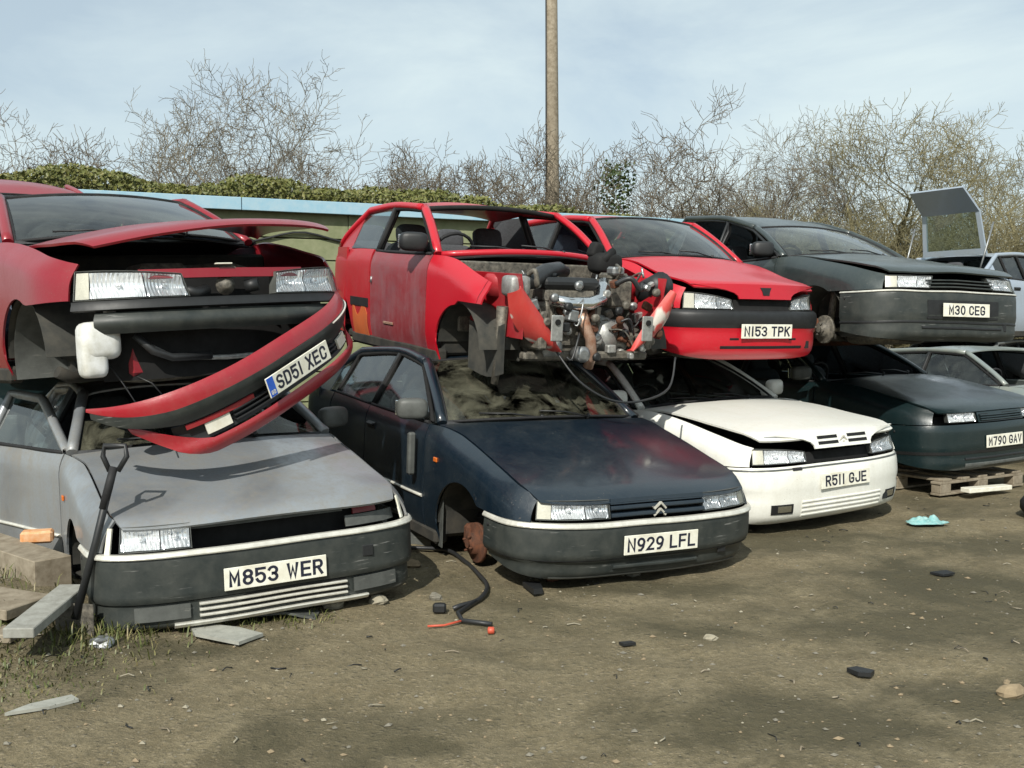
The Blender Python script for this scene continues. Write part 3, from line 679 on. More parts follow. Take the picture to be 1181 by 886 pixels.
    def interior(s, seat='seat', wheel=True, rear_seat=True):
        mb = MB(); patch(mb, lambda u, v: V(s.xc + .12 + .42*v + .1*u*u*(1-v), u*(s.wb - .0), s.zc + .0 + .03*(1-v) - .03*v - (.12 if v > .95 else 0)), lin(-1, 1, 10), [0, .2, .4, .6, .8, .9, 1], .02, (1.6, 0, 0)); mb.rbox((s.xc + .5, 0, s.zc - .2), (.1, s.wb*2, .3), .04); s.bld(mb, 'dashboard', 'trim')
        if wheel:
            c = V(s.xc + .72, .36, s.zc + .02); R = Matrix.Rotation(radians(65), 3, 'Y'); mb = MB()
            mb.tube([c + R @ V(.18*cos(a), .18*sin(a), 0) for a in lin(0, 2*pi, 20)], .014, 6, cap=False); mb.rbox(c, (.06, .16, .06), .02); mb.tube([c, c + V(-.25, 0, -.08)], .03, 8); s.bld(mb, 'steering_wheel', 'rubber')
        rows = [(s.xc + 1.3, (.36, -.36))] + ([(s.xc + 2.15, (.4, -.4))] if rear_seat else [])
        for x, ys in rows:
            for y in ys:
                mb = MB(); mb.sbox((x - .2, y, .42), (.52, .52, .2), .35); R = Matrix.Rotation(radians(16), 3, 'Y'); mb.sbox(V(x + .13, y, .72), (.18, .5, .66), .4, R)
                o = s.bld(mb, 'seat', seat); hb = MB().sbox(V(x + .235, y, 1.10), (.1, .27, .18), .5, R); hb.tube([(x + .2, y + .06, 1.0), (x + .23, y + .06, 1.08)], .007, 6); hb.tube([(x + .2, y - .06, 1.0), (x + .23, y - .06, 1.08)], .007, 6); s.bld(hb, 'headrest', seat, o)
    def mirror(s, sg, mat='blackplastic', x=None):
        x = x or s.xcs + .16; p = s.g(x, s.Bc(x) + .07); m = lambda q: V(q.x, q.y*sg, q.z)
        mb = MB().sbox(m(p + V(.02, .13, .02)), (.11, .21, .14), .55, Matrix.Rotation(radians(-18)*sg, 3, 'Z')); mb.tube([m(p + V(.02, -.01, -.04)), m(p + V(.03, .07, -.01))], .03, 8)
        o = s.bld(mb, 'door_mirror', mat); s.bld(MB().rbox(m(p + V(.07, .145, .02)), (.012, .16, .1), .004, Matrix.Rotation(radians(-18)*sg, 3, 'Z')), 'mirror_glass', 'chrome', o)
    def hub(s, xa, sg, mat='rust', y=None):
        y = (y or s.hw - .14)*sg; z = s.az - .02
        mb = MB().lathe([(.12, -.012), (.125, -.01), (.125, .01), (.12, .012), (.07, .014), (.065, .05), (.03, .052), (.028, .07)] if sg > 0 else [(.028, -.07), (.03, -.052), (.065, -.05), (.07, -.014), (.12, -.012), (.125, -.01), (.125, .01), (.12, .012)], (xa, y, z), 'y', 22)
        for k in range(4):
            a = k*pi/2 + .4; mb.tube([(xa + .048*cos(a), y + sg*.05, z + .048*sin(a)), (xa + .048*cos(a), y + sg*.075, z + .048*sin(a))], .007, 6)
        o = s.bld(mb, 'brake_disc', mat)
        mb = MB().rbox((xa + .1, y - sg*.005, z + .03), (.07, .08, .14), .02); s.bld(mb, 'brake_caliper', 'rust', o)
        mb = MB().tube([(xa, y - sg*.05, z), (xa + .02, y - sg*.12, z + .3), (xa + .03, y - sg*.16, z + .42)], [.03, .032, .045], 10); mb.tube([(xa, y - sg*.03, z), (xa, y - sg*.25, z)], .02, 8); s.bld(mb, 'suspension_strut', 'grime')
    def subframe(s):
        mb = MB().tube([(s.xf - .3, -.5, .26), (s.xf - .33, 0, .2), (s.xf - .3, .5, .26)], .045, 8).tube([(s.xf + .2, -.55, .24), (s.xf + .22, 0, .19), (s.xf + .2, .55, .24)], .05, 8)
        for sg in (1, -1): mb.tube([(s.xf + .2, sg*.35, .2), (s.xf, sg*.62, .2), (s.xf - .02, sg*.7, .24)], .035, 8)
        s.bld(mb, 'subframe', 'under'); s.bld(MB().sbox((s.xf - .02, .12, .26), (.4, .5, .24), .4).sbox((s.xf, -.25, .28), (.3, .34, .26), .6), 'sump', 'grime')
        s.bld(MB().tube([(s.xf + .1, -.1, .18), (s.xf + .6, -.05, .17), (s.xw - .5, 0, .17)], .035, 8), 'exhaust_pipe', 'rust')
    def shell(s, doors=(1, -1), five=True, windscreen='screen', interior=True, trim=None, frame='black', sideglass='side', handles=True, seat='seat', hoodkw=None, hood=True, wheel=True, roofdent=None, swing=0., framew=.016, doormat=None):
        s.inner()
        if hood: s.hood(**(hoodkw or {}))
        s.wings(); s.cowl()
        if windscreen: s.windscreen(windscreen)
        s.roof(dentf=roofdent); s.pillars(); s.rearscreen(); s.rear()
        for sg in doors:
            s.door(s.xd0, s.xd1, sg, trim=trim, frame=frame, glassm=sideglass, handle=handles, swing=swing if sg > 0 else 0, open_frame=framew, mat=doormat)
            if five: s.door(s.xd1, s.xd2, sg, trim=trim, frame=frame, glassm=sideglass, handle=handles, open_frame=framew)
            s.bld(MB().tube([V(p.x, p.y*sg, p.z) for p in (s.g(s.xd1, z) - V(0, .012, 0) for z in lin(s.Bc(s.xd1) - .02, s.wintop(s.xd1), 4))], .03, 6), 'centre_pillar', 'blackplastic')
            s.quarter(sg)
        if interior: s.interior(seat, wheel)

# ------------------------------------------------------------------ ground
def gz(x, y):
    """height of the yard: flat, gently uneven, a low bank of soil at the left beside the silver car"""
    p = V(x, y, 0)
    h = .018*noise.noise(p*.9) + .02*noise.noise(p*3.1 + V(4, 0, 0)) + .009*noise.noise(p*9)
    h *= clamp(1.4 - math.hypot(x, y - 6)/60)
    h += .14*math.exp(-((x + 2.6)/.42)**2 - ((y - 5.2)/.7)**2)
    h += .1*math.exp(-((x + 3.4)/.9)**2 - ((y - 5.0)/1.2)**2)
    return h
def axis(lo, hi, d, far):
    a = [lo + i*d for i in range(int((hi - lo)/d) + 1)]; k = d; x = a[-1]; r = []
    while x < far: k *= 1.35; x += k; r.append(x)
    k = d; x = a[0]; l = []
    while x > -far: k *= 1.35; x -= k; l.append(x)
    return l[::-1] + a + r
gx, gy = axis(-4.5, 6.5, .055, 600), axis(2.4, 11, .055, 600)
mb = MB(); nx_, ny_ = len(gx), len(gy)
mb.add([(x, y, gz(x, y)) for x in gx for y in gy], [(i*ny_ + j, (i+1)*ny_ + j, (i+1)*ny_ + j + 1, i*ny_ + j + 1) for i in range(nx_-1) for j in range(ny_-1)], True)
def ground_mat():
    m, t, b = newmat('packed_dirt'); L = t.links.new
    tc = t.nodes.new('ShaderNodeTexCoord'); P = tc.outputs['Object']
    def nz(sc, de=6., ro=.65, di=0.):
        n = nd(t, 'ShaderNodeTexNoise', Scale=sc, Detail=de, Roughness=ro, Distortion=di); L(P, n.inputs['Vector']); return n.outputs['Fac']
    a, bq, c, d = nz(.55, 5, .6, .5), nz(3.5, 8, .7), nz(24, 8, .75), nz(120, 4, .7)
    col = mixc(t, ramp(t, bq, .35, .68).outputs['Color'], (.162, .13, .075), (.235, .195, .12))
    col = mixc(t, ramp(t, c, .42, .7).outputs['Color'], col, (.1, .085, .05))
    col = mixc(t, ramp(t, d, .56, .72).outputs['Color'], col, (.27, .235, .16))
    # grit: three sizes of tiny stones pressed into the dirt
    grit = None
    for sc, am in ((42., .55), (95., .6), (210., .5)):
        wp = t.nodes.new('ShaderNodeVectorMath'); wp.operation = 'ADD'; L(P, wp.inputs[0])
        nw = nd(t, 'ShaderNodeTexNoise', Scale=sc*.6, Detail=2.); L(P, nw.inputs['Vector']); sw = t.nodes.new('ShaderNodeVectorMath'); sw.operation = 'SCALE'; sw.inputs['Scale'].default_value = .6/sc; L(nw.outputs['Color'], sw.inputs[0]); L(sw.outputs[0], wp.inputs[1])
        vo = t.nodes.new('ShaderNodeTexVoronoi'); vo.inputs['Scale'].default_value = sc; vo.inputs['Randomness'].default_value = 1.; L(wp.outputs[0], vo.inputs['Vector'])
        sep = t.nodes.new('ShaderNodeSeparateColor'); L(vo.outputs['Color'], sep.inputs[0])
        dome = ramp(t, vo.outputs['Distance'], .1, .55, (1, 1, 1, 1), (0, 0, 0, 1)).outputs['Color']
        pick = mathn(t, 'MULTIPLY', ramp(t, sep.outputs[0], .55, .8).outputs['Color'], dome)
        tint = mixc(t, sep.outputs[1], (.085, .075, .05), (.34, .285, .2))
        col = mixc(t, mathn(t, 'MULTIPLY', pick, am), col, tint)
        h_ = mathn(t, 'MULTIPLY', pick, 12./sc); grit = h_ if grit is None else mathn(t, 'ADD', grit, h_)
    # darker, less rough patches: noise blotches plus ellipses at set spots
    f = ramp(t, a, .5, .63).outputs['Color']
    for (x, y, r, sx) in ((2.0, 5.15, 1.2, .45), (1.05, 3.85, .95, .5), (2.6, 5.75, 1.0, .4), (1.8, 7.3, 1.5, .5), (3.4, 7.0, 1.2, .5), (.83, 5.85, 1.0, .3), (-.36, 3.62, .26, .7), (1.9, 4.1, .7, .5), (-1.6, 4.75, .5, .4)):
        mp = t.nodes.new('ShaderNodeMapping'); mp.inputs['Location'].default_value = (-x/r, -y/(r*sx), 0); mp.inputs['Scale'].default_value = (1/r, 1/(r*sx), 0); L(P, mp.inputs['Vector'])
        ln = t.nodes.new('ShaderNodeVectorMath'); ln.operation = 'LENGTH'; L(mp.outputs['Vector'], ln.inputs[0])
        e = mathn(t, 'ADD', ln.outputs['Value'], mathn(t, 'MULTIPLY', mathn(t, 'SUBTRACT', bq, .5), 1.6))
        f = mathn(t, 'MAXIMUM', f, mathn(t, 'MULTIPLY', ramp(t, e, .35, 1.15, (1, 1, 1, 1), (0, 0, 0, 1)).outputs['Color'], .85))
    col = mixc(t, mathn(t, 'MULTIPLY', f, .82), col, (.05, .045, .024))
    L(col, b.inputs['Base Color'])
    L(mathn(t, 'SUBTRACT', .95, mathn(t, 'MULTIPLY', f, .2)), b.inputs['Roughness']); b.inputs['Specular IOR Level'].default_value = .25
    h = mathn(t, 'ADD', mathn(t, 'MULTIPLY', bq, .6), mathn(t, 'ADD', mathn(t, 'MULTIPLY', c, .6), mathn(t, 'MULTIPLY', d, .25)))
    h = mathn(t, 'ADD', h, mathn(t, 'MULTIPLY', grit, 1.2))
    bp = nd(t, 'ShaderNodeBump', Strength=.8, Distance=.03); L(h, bp.inputs['Height']); L(bp.outputs['Normal'], b.inputs['Normal'])
    return m
tag(mb.build('ground', ground_mat()), kind='structure')

# ------------------------------------------------------------------ cars, lower level
X_ = dict()      # default shape: mid-size hatchback
# silver
c = Car('silver_hatchback', 'dirty silver hatchback at ground level with plate M853 WER and one headlamp missing', 'car', (-1.17, 5.15, -.15, 29.4, .66, -1.6), M['silver'], H=1.33, zt=1.29, hw=.84, zb=.575, zf=.715, a=.36, n=3.4, prof=[(.19, .08), (.205, .03), (.23, .014), (.33, .012), (.35, .0), (.4, 0), (.52, .0), (.56, .004), (.575, .012)])
q1 = .84; c.hl_x = c.plan(q1)[0] + .01
c.shell(windscreen=None, trim='strip', frame=M['silver'], framew=.03, swing=20)
mb = MB(); patch(mb, lambda u, v: c.ws(u, v*(.55 + .3*sin(u*9))), lin(-.98, -.3, 14), lin(0, .5, 6), 0, (3, 0, .5)); c.bld(mb, 'broken_windscreen_glass', 'dirtyscreen')
mb = MB(); patch(mb, lambda u, v: c.ws(u, v*(.42 + .2*sin(u*7 + 1))), lin(.35, .98, 14), lin(0, .7, 6), 0, (3, 0, .5)); c.bld(mb, 'broken_windscreen_glass', 'dirtyscreen')
c.bumper('plastic', z0=.335); c.bumper('plastic', z0=.19, z1=.328, name='lower_valance', ext=.012); c.strip('strip', .565, .024, out=.012)
c.headlight(.40, .745, .585, .702, 1, ind=0)
mb = MB(); patch(mb, lambda q, z: c.nose(q, z, .01), lin(.80, .835, 3), lin(.58, .70, 3), .01, (1, 0, .6)); c.bld(mb, 'indicator', 'platew')
mb = MB(); patch(mb, lambda q, z: c.nose(-q, z, .02), lin(.80, .835, 3), lin(.58, .70, 3), .01, (1, 0, .6)); c.bld(mb, 'indicator', 'platew')
c.nosepanel(-.40, .40, .665, .7, 'lowplastic', 'grille_header', .05)
c.nosepanel(-.80, -.42, .58, .635, 'lowplastic', 'lamp_tray', .07)
mb = MB(); patch(mb, lambda q, z: c.nose(q, z, .12), lin(-.68, -.5, 5), lin(.63, .68, 3), .01, (1, 0, .6)); c.bld(mb, 'lamp_backing', 'redlens')
plate(c, 'M853 WER', -.012, .415)
g_ = c.grille(.38, .24, .325, 3, 'strip', .012, 'lower_grille', -.008, .012)
for sg in (1, -1):
    mb = MB(); patch(mb, lambda q, z: V(1, sg, 1) * c.nose(q, z, -.006) if 0 else (lambda p: V(p.x, p.y*sg, p.z))(c.nose(q, z, -.006)), lin(.42, .68, 8), lin(.25, .32, 3), .01, (1, 0, .3)); c.bld(mb, 'fog_lamp', 'lowplastic')
c.strip('strip', .214, .03, -.5, .5, .012, 'lower_lip_trim')
c.mirror(-1, 'lowplastic')
c.bld(MB().rbox((1.2, c.side(1.2, .72) + .004, .72), (.05, .012, .03), .004), 'side_repeater', 'amber')

# navy
c = Car('navy_hatchback', 'dark navy hatchback with plate N929 LFL, missing front wheel and rusty brake disc', 'car', (.84, 5.94, -.16, 28.54, -2.4, 1.0), M['navy'], H=1.4, zt=1.34, zb=.545, zf=.675, prof=[(.21, .12), (.225, .07), (.255, .045), (.32, .035), (.345, .004), (.4, 0), (.49, .0), (.53, .004), (.545, .012)])
c.hl_x = c.plan(.80)[0] + .01
c.shell(windscreen='dirtyscreen', trim='strip', wheel=True)
c.bumper('plastic'); c.strip('strip', .537, .026, out=.012); c.strip('blackplastic', .335, .012, out=-.002, name='bumper_groove')
for sg in (1, -1): c.headlight(.335, .79, .565, .668, sg, ind=.2, slant=.0)
c.nosepanel(-.33, .33, .645, .676, c.p, 'grille_header', -.002); c.grille(.33, .565, .645, 2, c.p, .05, 'grille', -.004, .022); c.emblem(0, .605, .075)
plate(c, 'N929 LFL', -.012, .415)
c.grille(.3, .26, .31, 1, 'plastic', .02, 'lower_grille', -.012, .02)
c.strip('lowplastic', .225, .024, -.7, .7, .002, 'lower_lip_trim')
c.mirror(1, 'lowplastic'); c.hub(c.xf, 1); c.hub(c.xf, -1)
c.bld(MB().rbox((1.22, c.side(1.22, .74) + .004, .74), (.05, .012, .03), .004), 'side_repeater', 'amber')
mb = MB(); patch(mb, lambda x, z: V(x + .1*(.5 - z)*.0, c.hw - .05 - .1*(x - 1.2), z), lin(1.2, 1.42, 3), lin(.17, .55, 6), .006, (1.3, 0, .4)); c.bld(mb, 'loose_arch_liner', 'lowplastic')
c.bld(MB().rbox((1.5, c.hw + .05, .74), (.05, .05, .28), .012), 'hanging_door_trim', 'lowplastic')

# white
c = Car('white_hatchback', 'white hatchback with popped bonnet and plate R511 GJE', 'car', (2.45, 7.57, -.07, 32.2, 1.41, -1.2), M['white'], prof=[(.15, .16), (.18, .06), (.25, .02), (.37, .005), (.385, .02), (.4, 0), (.5, 0), (.55, .006), (.58, .02)])
c.hl_x = c.plan(.82)[0] + .01
c.shell(windscreen='screen', hoodkw=dict(open_=4.2, twist=.6), trim=None)
c.bumper(c.p); c.strip('lowplastic', .56, .012, out=.001, name='bumper_groove')
for sg in (1, -1): c.headlight(.36, .81, .598, .705, sg, ind=.2, top_in=.035)
def hoodnose(q, z):
    p = c.nose(q, z, -.006); piv = V(c.xc + .05, 0, c.zc); R = Matrix.Rotation(radians(4.2), 3, 'Y') @ Matrix.Rotation(radians(.6), 3, 'X'); return R @ (p - piv) + piv
mb = MB(); patch(mb, lambda u, z: hoodnose(u*(.30 + .42*clamp((z - .6)/.12)**3), z), lin(-1, 1, 14), lin(.60, .72, 5), .012, (2, 0, .5)); hn = c.bld(mb, 'bonnet_nose', c.p)
for z in (.638, .678):
    for a, b in ((-.26, -.055), (.055, .26)):
        mb = MB(); patch(mb, lambda u, t: hoodnose(u, z - .011 + .022*t) + V(-.004, 0, 0), lin(a, b, 5), lin(0, 1, 2), .003, (2, 0, .5)); c.bld(mb, 'grille_slot', 'black', hn)
e = c.emblem(0, .655, .075); e.location = (-.015, 0, .07)
c.nosepanel(-.36, .36, .575, .66, 'black', 'radiator_grille', .05)
plate(c, 'R511 GJE', -.014, .45, tw=.45, col='platew')
c.grille(.42, .20, .33, 4, c.p, .03, 'lower_grille', -.004, .016)
for sg in (1, -1):
    mb = MB(); f = lambda q, z: (lambda p: V(p.x, p.y*sg, p.z))(c.nose(q, z, -.004)); patch(mb, f, lin(.5, .68, 6), lin(.24, .31, 3), .01, (1, 0, .3)); o = c.bld(mb, 'fog_lamp', 'black')
    mb = MB(); f2 = lambda q, z: (lambda p: V(p.x, p.y*sg, p.z))(c.nose(q, z, -.008)); patch(mb, f2, lin(.52, .63, 5), lin(.255, .3, 3), .01, (1, 0, .3)); c.bld(mb, 'lamp_glass', 'chrome', o)
c.strip('rubber', .558, .02, .42, .5, .006, 'washer_cover'); c.mirror(1, c.p); c.mirror(-1, c.p)
# dark teal on pallets
c = Car('teal_black_hatchback', 'dark teal hatchback raised on wooden pallets with plate M790 GAV', 'car', (4.42, 9.28, .06, 31, 1.62, -.92), M['teal'], zf=.69)
c.hl_x = c.plan(.80)[0] + .01
c.shell(windscreen=None, hoodkw=dict(open_=.8))
c.bumper(c.p, z0=.17); c.nosepanel(-.32, .32, .59, .69, c.p, 'front_panel', .0); c.grille(.3, .6, .66, 3, c.p, .0, 'grille', -.016, .012)
c.headlight(.34, .66, .598, .695, 1, ind=0, top_in=.02); c.headlight(.34, .66, .598, .695, -1, ind=0, top_in=.02)
plate(c, 'M790 GAV', -.012, .415)
c.strip('blackplastic', .33, .03, out=.002, name='bumper_groove'); c.strip('lowplastic', .22, .03, -.5, .5, .004, 'lower_lip_trim'); c.grille(.5, .24, .31, 1, 'blackplastic', .02, 'lower_grille', -.006, .02)
c.mirror(1, 'lowplastic')
# pale car beside it
c = Car('pale_hatchback', 'pale silver-green hatchback at ground level beyond the dark teal one', 'car', (6.75, 10.5, -.1, 30, .5, 0), M['palegreen'])
c.hl_x = c.plan(.80)[0] + .01
c.shell(windscreen=None, hoodkw=dict(open_=2)); c.bumper(c.p)
for sg in (1, -1): c.headlight(.34, .79, .598, .69, sg)
c.nosepanel(-.32, .32, .59, .69, c.p)

# ------------------------------------------------------------------ cars, upper level
# dark red with stripped nose
c = Car('dark_red_saloon', 'dark red saloon on top with bonnet ajar and its front bumper missing', 'car', (-1.44, 5.6, 1.06, 39.8, 1.69, -2.9), M['darkred'], L=4.5, hw=.885, zf=.755, zb=.60, zc=.985, xt=2.02, zt=1.385, H=1.42, wt=.59, crown=.04, a=.6, n=2.5)
c.hl_x = c.plan(.86)[0] + .01
c.shell(windscreen='screen', hoodkw=dict(open_=9.5, twist=-4., front_cut=lambda u, v: .05*(1 - u*u)), seat='seatblue')
for sg in (1, -1): c.headlight(.25, .85, .605, .755, sg, ind=.14, slant=.03, deep=.06, top_in=.03)
c.subframe(); c.nosepanel(-.5, .5, .705, .755, c.p, 'slam_panel', .03)
mb = MB(); patch(mb, lambda q, z: c.nose(q, z, .0), lin(-.86, .86, 30), lin(.555, .6, 3), .03, (2, 0, .5)); c.bld(mb, 'bumper_bracket', 'blackplastic')
mb = MB(); patch(mb, lambda q, z: c.nose(q, z, .03 - .03*sin((z - .43)/.11*pi)), lin(-.74, .74, 26), lin(.43, .54, 7), .03, (2, 0, .5)); c.bld(mb, 'crash_beam', 'plastic')
mb = MB().rbox((.3, -.05, .38), (.05, .95, .34), .01)
for i in range(7): mb.rbox((.27, -.05, .25 + i*.045), (.012, .93, .006), .002)
c.bld(mb, 'radiator', 'grime')
c.bld(MB().tube([(.2, .42, .36), (.17, .3, .285), (.16, 0, .27), (.17, -.5, .28), (.22, -.7, .32)], .014, 8), 'coolant_pipe', 'alu')
c.bld(MB().tube([(.18, .5, .42), (.15, .42, .33), (.15, .32, .29), (.16, .1, .285)], .022, 8), 'coolant_hose', 'hose')
mb = MB().sbox((.26, .66, .40), (.18, .2, .2)).sbox((.25, .70, .33), (.14, .13, .24), .4).tube([(.26, .6, .5), (.27, .58, .58)], .03, 10); c.bld(mb, 'washer_bottle', 'bottle')
c.bld(MB().rbox((.3, .46, .3), (.1, .1, .2), .02), 'chassis_leg', c.p); c.bld(MB().rbox((.3, -.56, .3), (.1, .1, .2), .02), 'chassis_leg', c.p)
c.bld(MB().lathe([(.05, 0), (.055, .01), (.03, .02), (.025, .05), (.01, .052)], (.1, .02, .66), 'x', 14, rot=Matrix.Rotation(pi, 3, 'Z')).rbox((.09, .0, .735), (.03, .1, .05), .008), 'bonnet_latch', 'grime')
c.bld(MB().tube([(.1, .12, .64), (.07, .2, .62), (.08, .26, .64)], .03, 8), 'horn', 'blackplastic'); c.bld(MB().tube([(.1, -.1, .65), (.06, -.16, .66)], .035, 10), 'horn', 'blackplastic')
c.bld(MB().rbox((.07, .03, .775), (.03, .09, .008), .002), 'paper_label', 'platew')
mb = MB().rbox((.75, -.1, .62), (.6, .8, .3), .05).rbox((.6, .2, .76), (.3, .3, .1), .04).tube([(.4, -.4, .7), (.5, -.2, .78), (.8, 0, .78)], .035, 8); c.bld(mb, 'engine', 'grime')
mb = MB(); patch(mb, lambda a, y: V(c.xf - (c.ra - .01)*cos(a), y, c.az + (c.ra - .01)*sin(a)), lin(1.0, 3.4, 14), lin(.5, .82, 3), .006, (c.xf, 0, 2)); c.bld(mb, 'grey_arch_liner', 'lowplastic')
w_ = MB().tube([(.3, .62, .3), (.25, .55, .16), (.22, .5, .05), (.24, .45, -.02)], .004, 5); c.bld(w_, 'hanging_wire', 'hose')
w_ = MB().tube([(.3, .5, .22), (.2, .42, .16), (.2, .36, .08)], .004, 5); o = c.bld(w_, 'hanging_wire', 'hose'); c.bld(MB().rbox((.2, .36, .06), (.03, .03, .045), .006), 'blue_connector', 'plateblue', o)

# loose bumper
b = Car('loose_bumper', 'loose red bumper with plate SD51 XEC leaning across the silver bonnet', 'bumper', (-1.09, 5.8, .9, 58.4, 1.76, -22.9), M['bumpred'], hw=.885, a=.6, n=2.5, zb=.60, prof=[(.17, .1), (.2, .04), (.26, .012), (.3, .03), (.4, .03), (.44, .012), (.47, .0), (.52, .002), (.56, .01), (.6, .03)])
q1 = b.s_of_x(.62)
tp = lambda q: clamp((abs(q) - .72)/(q1 - .72))
mb = MB(); patch(mb, lambda q, t: b.dn(b.nose(q, mix(mix(.495, .56, tp(q)**1.3), mix(.588, .575, tp(q)), t))), lin(-q1, q1, 50), lin(0, 1, 8), .012, (1.5, 0, .5)); b.bld(mb, 'upper_skin', b.p)
ql = 1.0; tl = lambda q: clamp((abs(q) - .6)/(ql - .6))
mb = MB(); patch(mb, lambda q, t: b.dn(b.nose(q, mix(mix(.19, .42, tl(q)**1.4), mix(.28, .46, tl(q)**1.2), t))), lin(-ql, ql, 40), lin(0, 1, 8), .012, (1.5, 0, .3)); b.bld(mb, 'lower_skin', b.p)
mb = MB(); patch(mb, lambda q, t: b.nose(q, mix(mix(.4, .54, tp(q)**1.2), mix(.495, .562, tp(q)**1.3), t), -.006), lin(-q1*.97, q1*.97, 46), lin(0, 1, 5), .014, (1.5, 0, .4)); b.bld(mb, 'rubbing_strip', 'plastic')
b.bumper('blackplastic', z0=.28, z1=.39, q1=.8, name='grille_backing', ext=.03, rows=4)
for z in (.31, .335, .36): b.strip('blackplastic', z, .009, -.45, .45, .0, 'grille_slat', .03)
b.bumper(b.p, z0=.365, z1=.388, q1=.72, name='middle_rib', ext=.004, rows=2, q0=.3)
for a, e in ((.47, .62), (-.66, -.5)): b.bumper('platew', z0=.30, z1=.36, q0=a, q1=e, name='foam_block', ext=.01, rows=3)
b.strip('strip', .49, .007, -.95, -.42, .01, 'bright_insert')
plate(b, 'SD51 XEC', -.024, .395, blue=True, tw=.43)

# red hatchback with its nose cut away
c = Car('stripped_red_hatchback', 'red three-door hatchback on top with its whole nose removed and engine exposed', 'car', (.63, 6.88, .97, 28.8, -4.26, .34), M['redfade'], L=3.72, hw=.80, zf=.72, zb=.63, zc=.93, xc=.98, xcs=1.16, wb=.69, xt=1.68, zt=1.335, wt=.56, H=1.37, xr=2.85, xg=3.38, xf=.72, xw=3.08, ra=.31, az=.3, xd0=1.2, xd1=2.3, xd2=2.32, dent=.005)
c.xp = 2.92; c.hl_x = .36
c.inner(bay=False); c.wings(mat=M['red'], x0=.36); c.roof(); c.pillars(M['red']); c.rear()
for sg in (1, -1):
    c.door(c.xd0, c.xd1, sg, mat=M['doorred'] if sg > 0 else None, glassm=None, handle=False, frame='black', open_frame=.018)
    c.quarter(sg); c.bld(MB().tube([V(p.x, p.y*sg, p.z) for p in (c.g(c.xd1, z) - V(0, .01, 0) for z in lin(c.Bc(c.xd1) - .02, c.wintop(c.xd1), 4))], .032, 6), 'centre_pillar', 'blackplastic')
mb = MB(); patch(mb, lambda x, t: V(x, c.side(x, mix(.2, .26, t)) - .004, mix(.19, .26, t)), lin(1.05, 2.74, 10), lin(0, 1, 3), .02, (2, 0, .5)); c.bld(mb, 'sill_panel', 'redfade')
mb = MB(); patch(mb, lambda x, t: V(x, c.side(x, mix(.25, .47, t)) + .004, mix(.25, .47 - .05*sin(x*25), t)), lin(2.36, 2.7, 8), lin(0, 1, 4), .004, (2, 0, .5)); c.bld(mb, 'orange_primer_patch', 'rustred')
mb = MB(); patch(mb, lambda x, t: V(x, c.side(x, mix(.5, .57, t)) + .006, mix(.5, .57, t)), lin(2.34, 2.75, 6), lin(0, 1, 3), .008, (2, 0, .5)); c.bld(mb, 'rubbing_strip', 'blackplastic')
c.bld(MB().rbox((1.9, c.side(1.9, .4) + .004, .4), (.2, .008, .02), .003), 'door_scrape', 'pipe')
c.bld(MB().tube([(2.27, c.side(2.27, .75) + .004, .75), (2.27, c.side(2.27, .72) + .008, .7)], .01, 6), 'door_lock', 'steel')
c.mirror(1); c.interior('seat', True); c.cowl()
# front screen surround
mb = MB().tube([c.ws(u, 0) + V(-.01, 0, -.01) for u in lin(-1, 1, 14)], .025, 6); c.bld(mb, 'screen_lower_rail', 'red')
mb = MB().tube([c.ws(u, 1) + V(0, 0, -.012) for u in lin(-1, 1, 14)], .02, 6); c.bld(mb, 'screen_header_rail', 'black')
# engine bay sheet metal
for sg in (1, -1):
    mb = MB(); patch(mb, lambda x, z: V(x, sg*(.56 + .06*max(0, z - .7)*3), z), lin(.2, 1.0, 6), lin(.42, .84, 5), .01, (.5, 0, .6)); o = c.bld(mb, 'inner_wing', 'redfade')
    c.bld(MB().lathe([(.11, -.12), (.12, .0), (.1, .03), (.04, .035)], (.62, sg*.5, .8), 'z', 16), 'strut_tower', 'redfade')
    mb = MB().rbox((.55, sg*.42, .4), (.8, .07, .1), .015); c.bld(mb, 'chassis_leg', 'grime')
    # flared front flange, bare primer
    fy = cr([(0, .63), (.3, .56), (.65, .43), (1, .29)]); fz = cr([(0, .74), (.3, .60), (.65, .45), (1, .34)])
    def fl(t, k):
        d = .085*sin(pi*clamp(t*.8 + .16)); return V(.14 + .03*k + .06*abs(k)**2, sg*(fy(t) + d*k*.76), fz(t) - d*k*.65)
    mb = MB(); patch(mb, fl, lin(0, 1, 14), lin(-1, 1, 6), .008, (1, 0, .5)); c.bld(mb, 'front_flange', 'flange')
    c.bld(MB().rbox((.09, sg*.36, .5), (.012, .09, .17), .006), 'bumper_mount', 'alu')
    c.bld(MB().lathe([(.02, 0), (.02, .02), (.012, .021)], (.075, sg*.36, .54), 'x', 10), 'mount_hole', 'black')
c.bld(MB().rbox((.3, 0, .3), (.08, 1.0, .06), .015), 'front_crossmember', 'grime')
mb = MB().rbox((.97, 0, .66), (.03, 1.3, .5), .01); c.bld(mb, 'inner_bulkhead', 'grime')
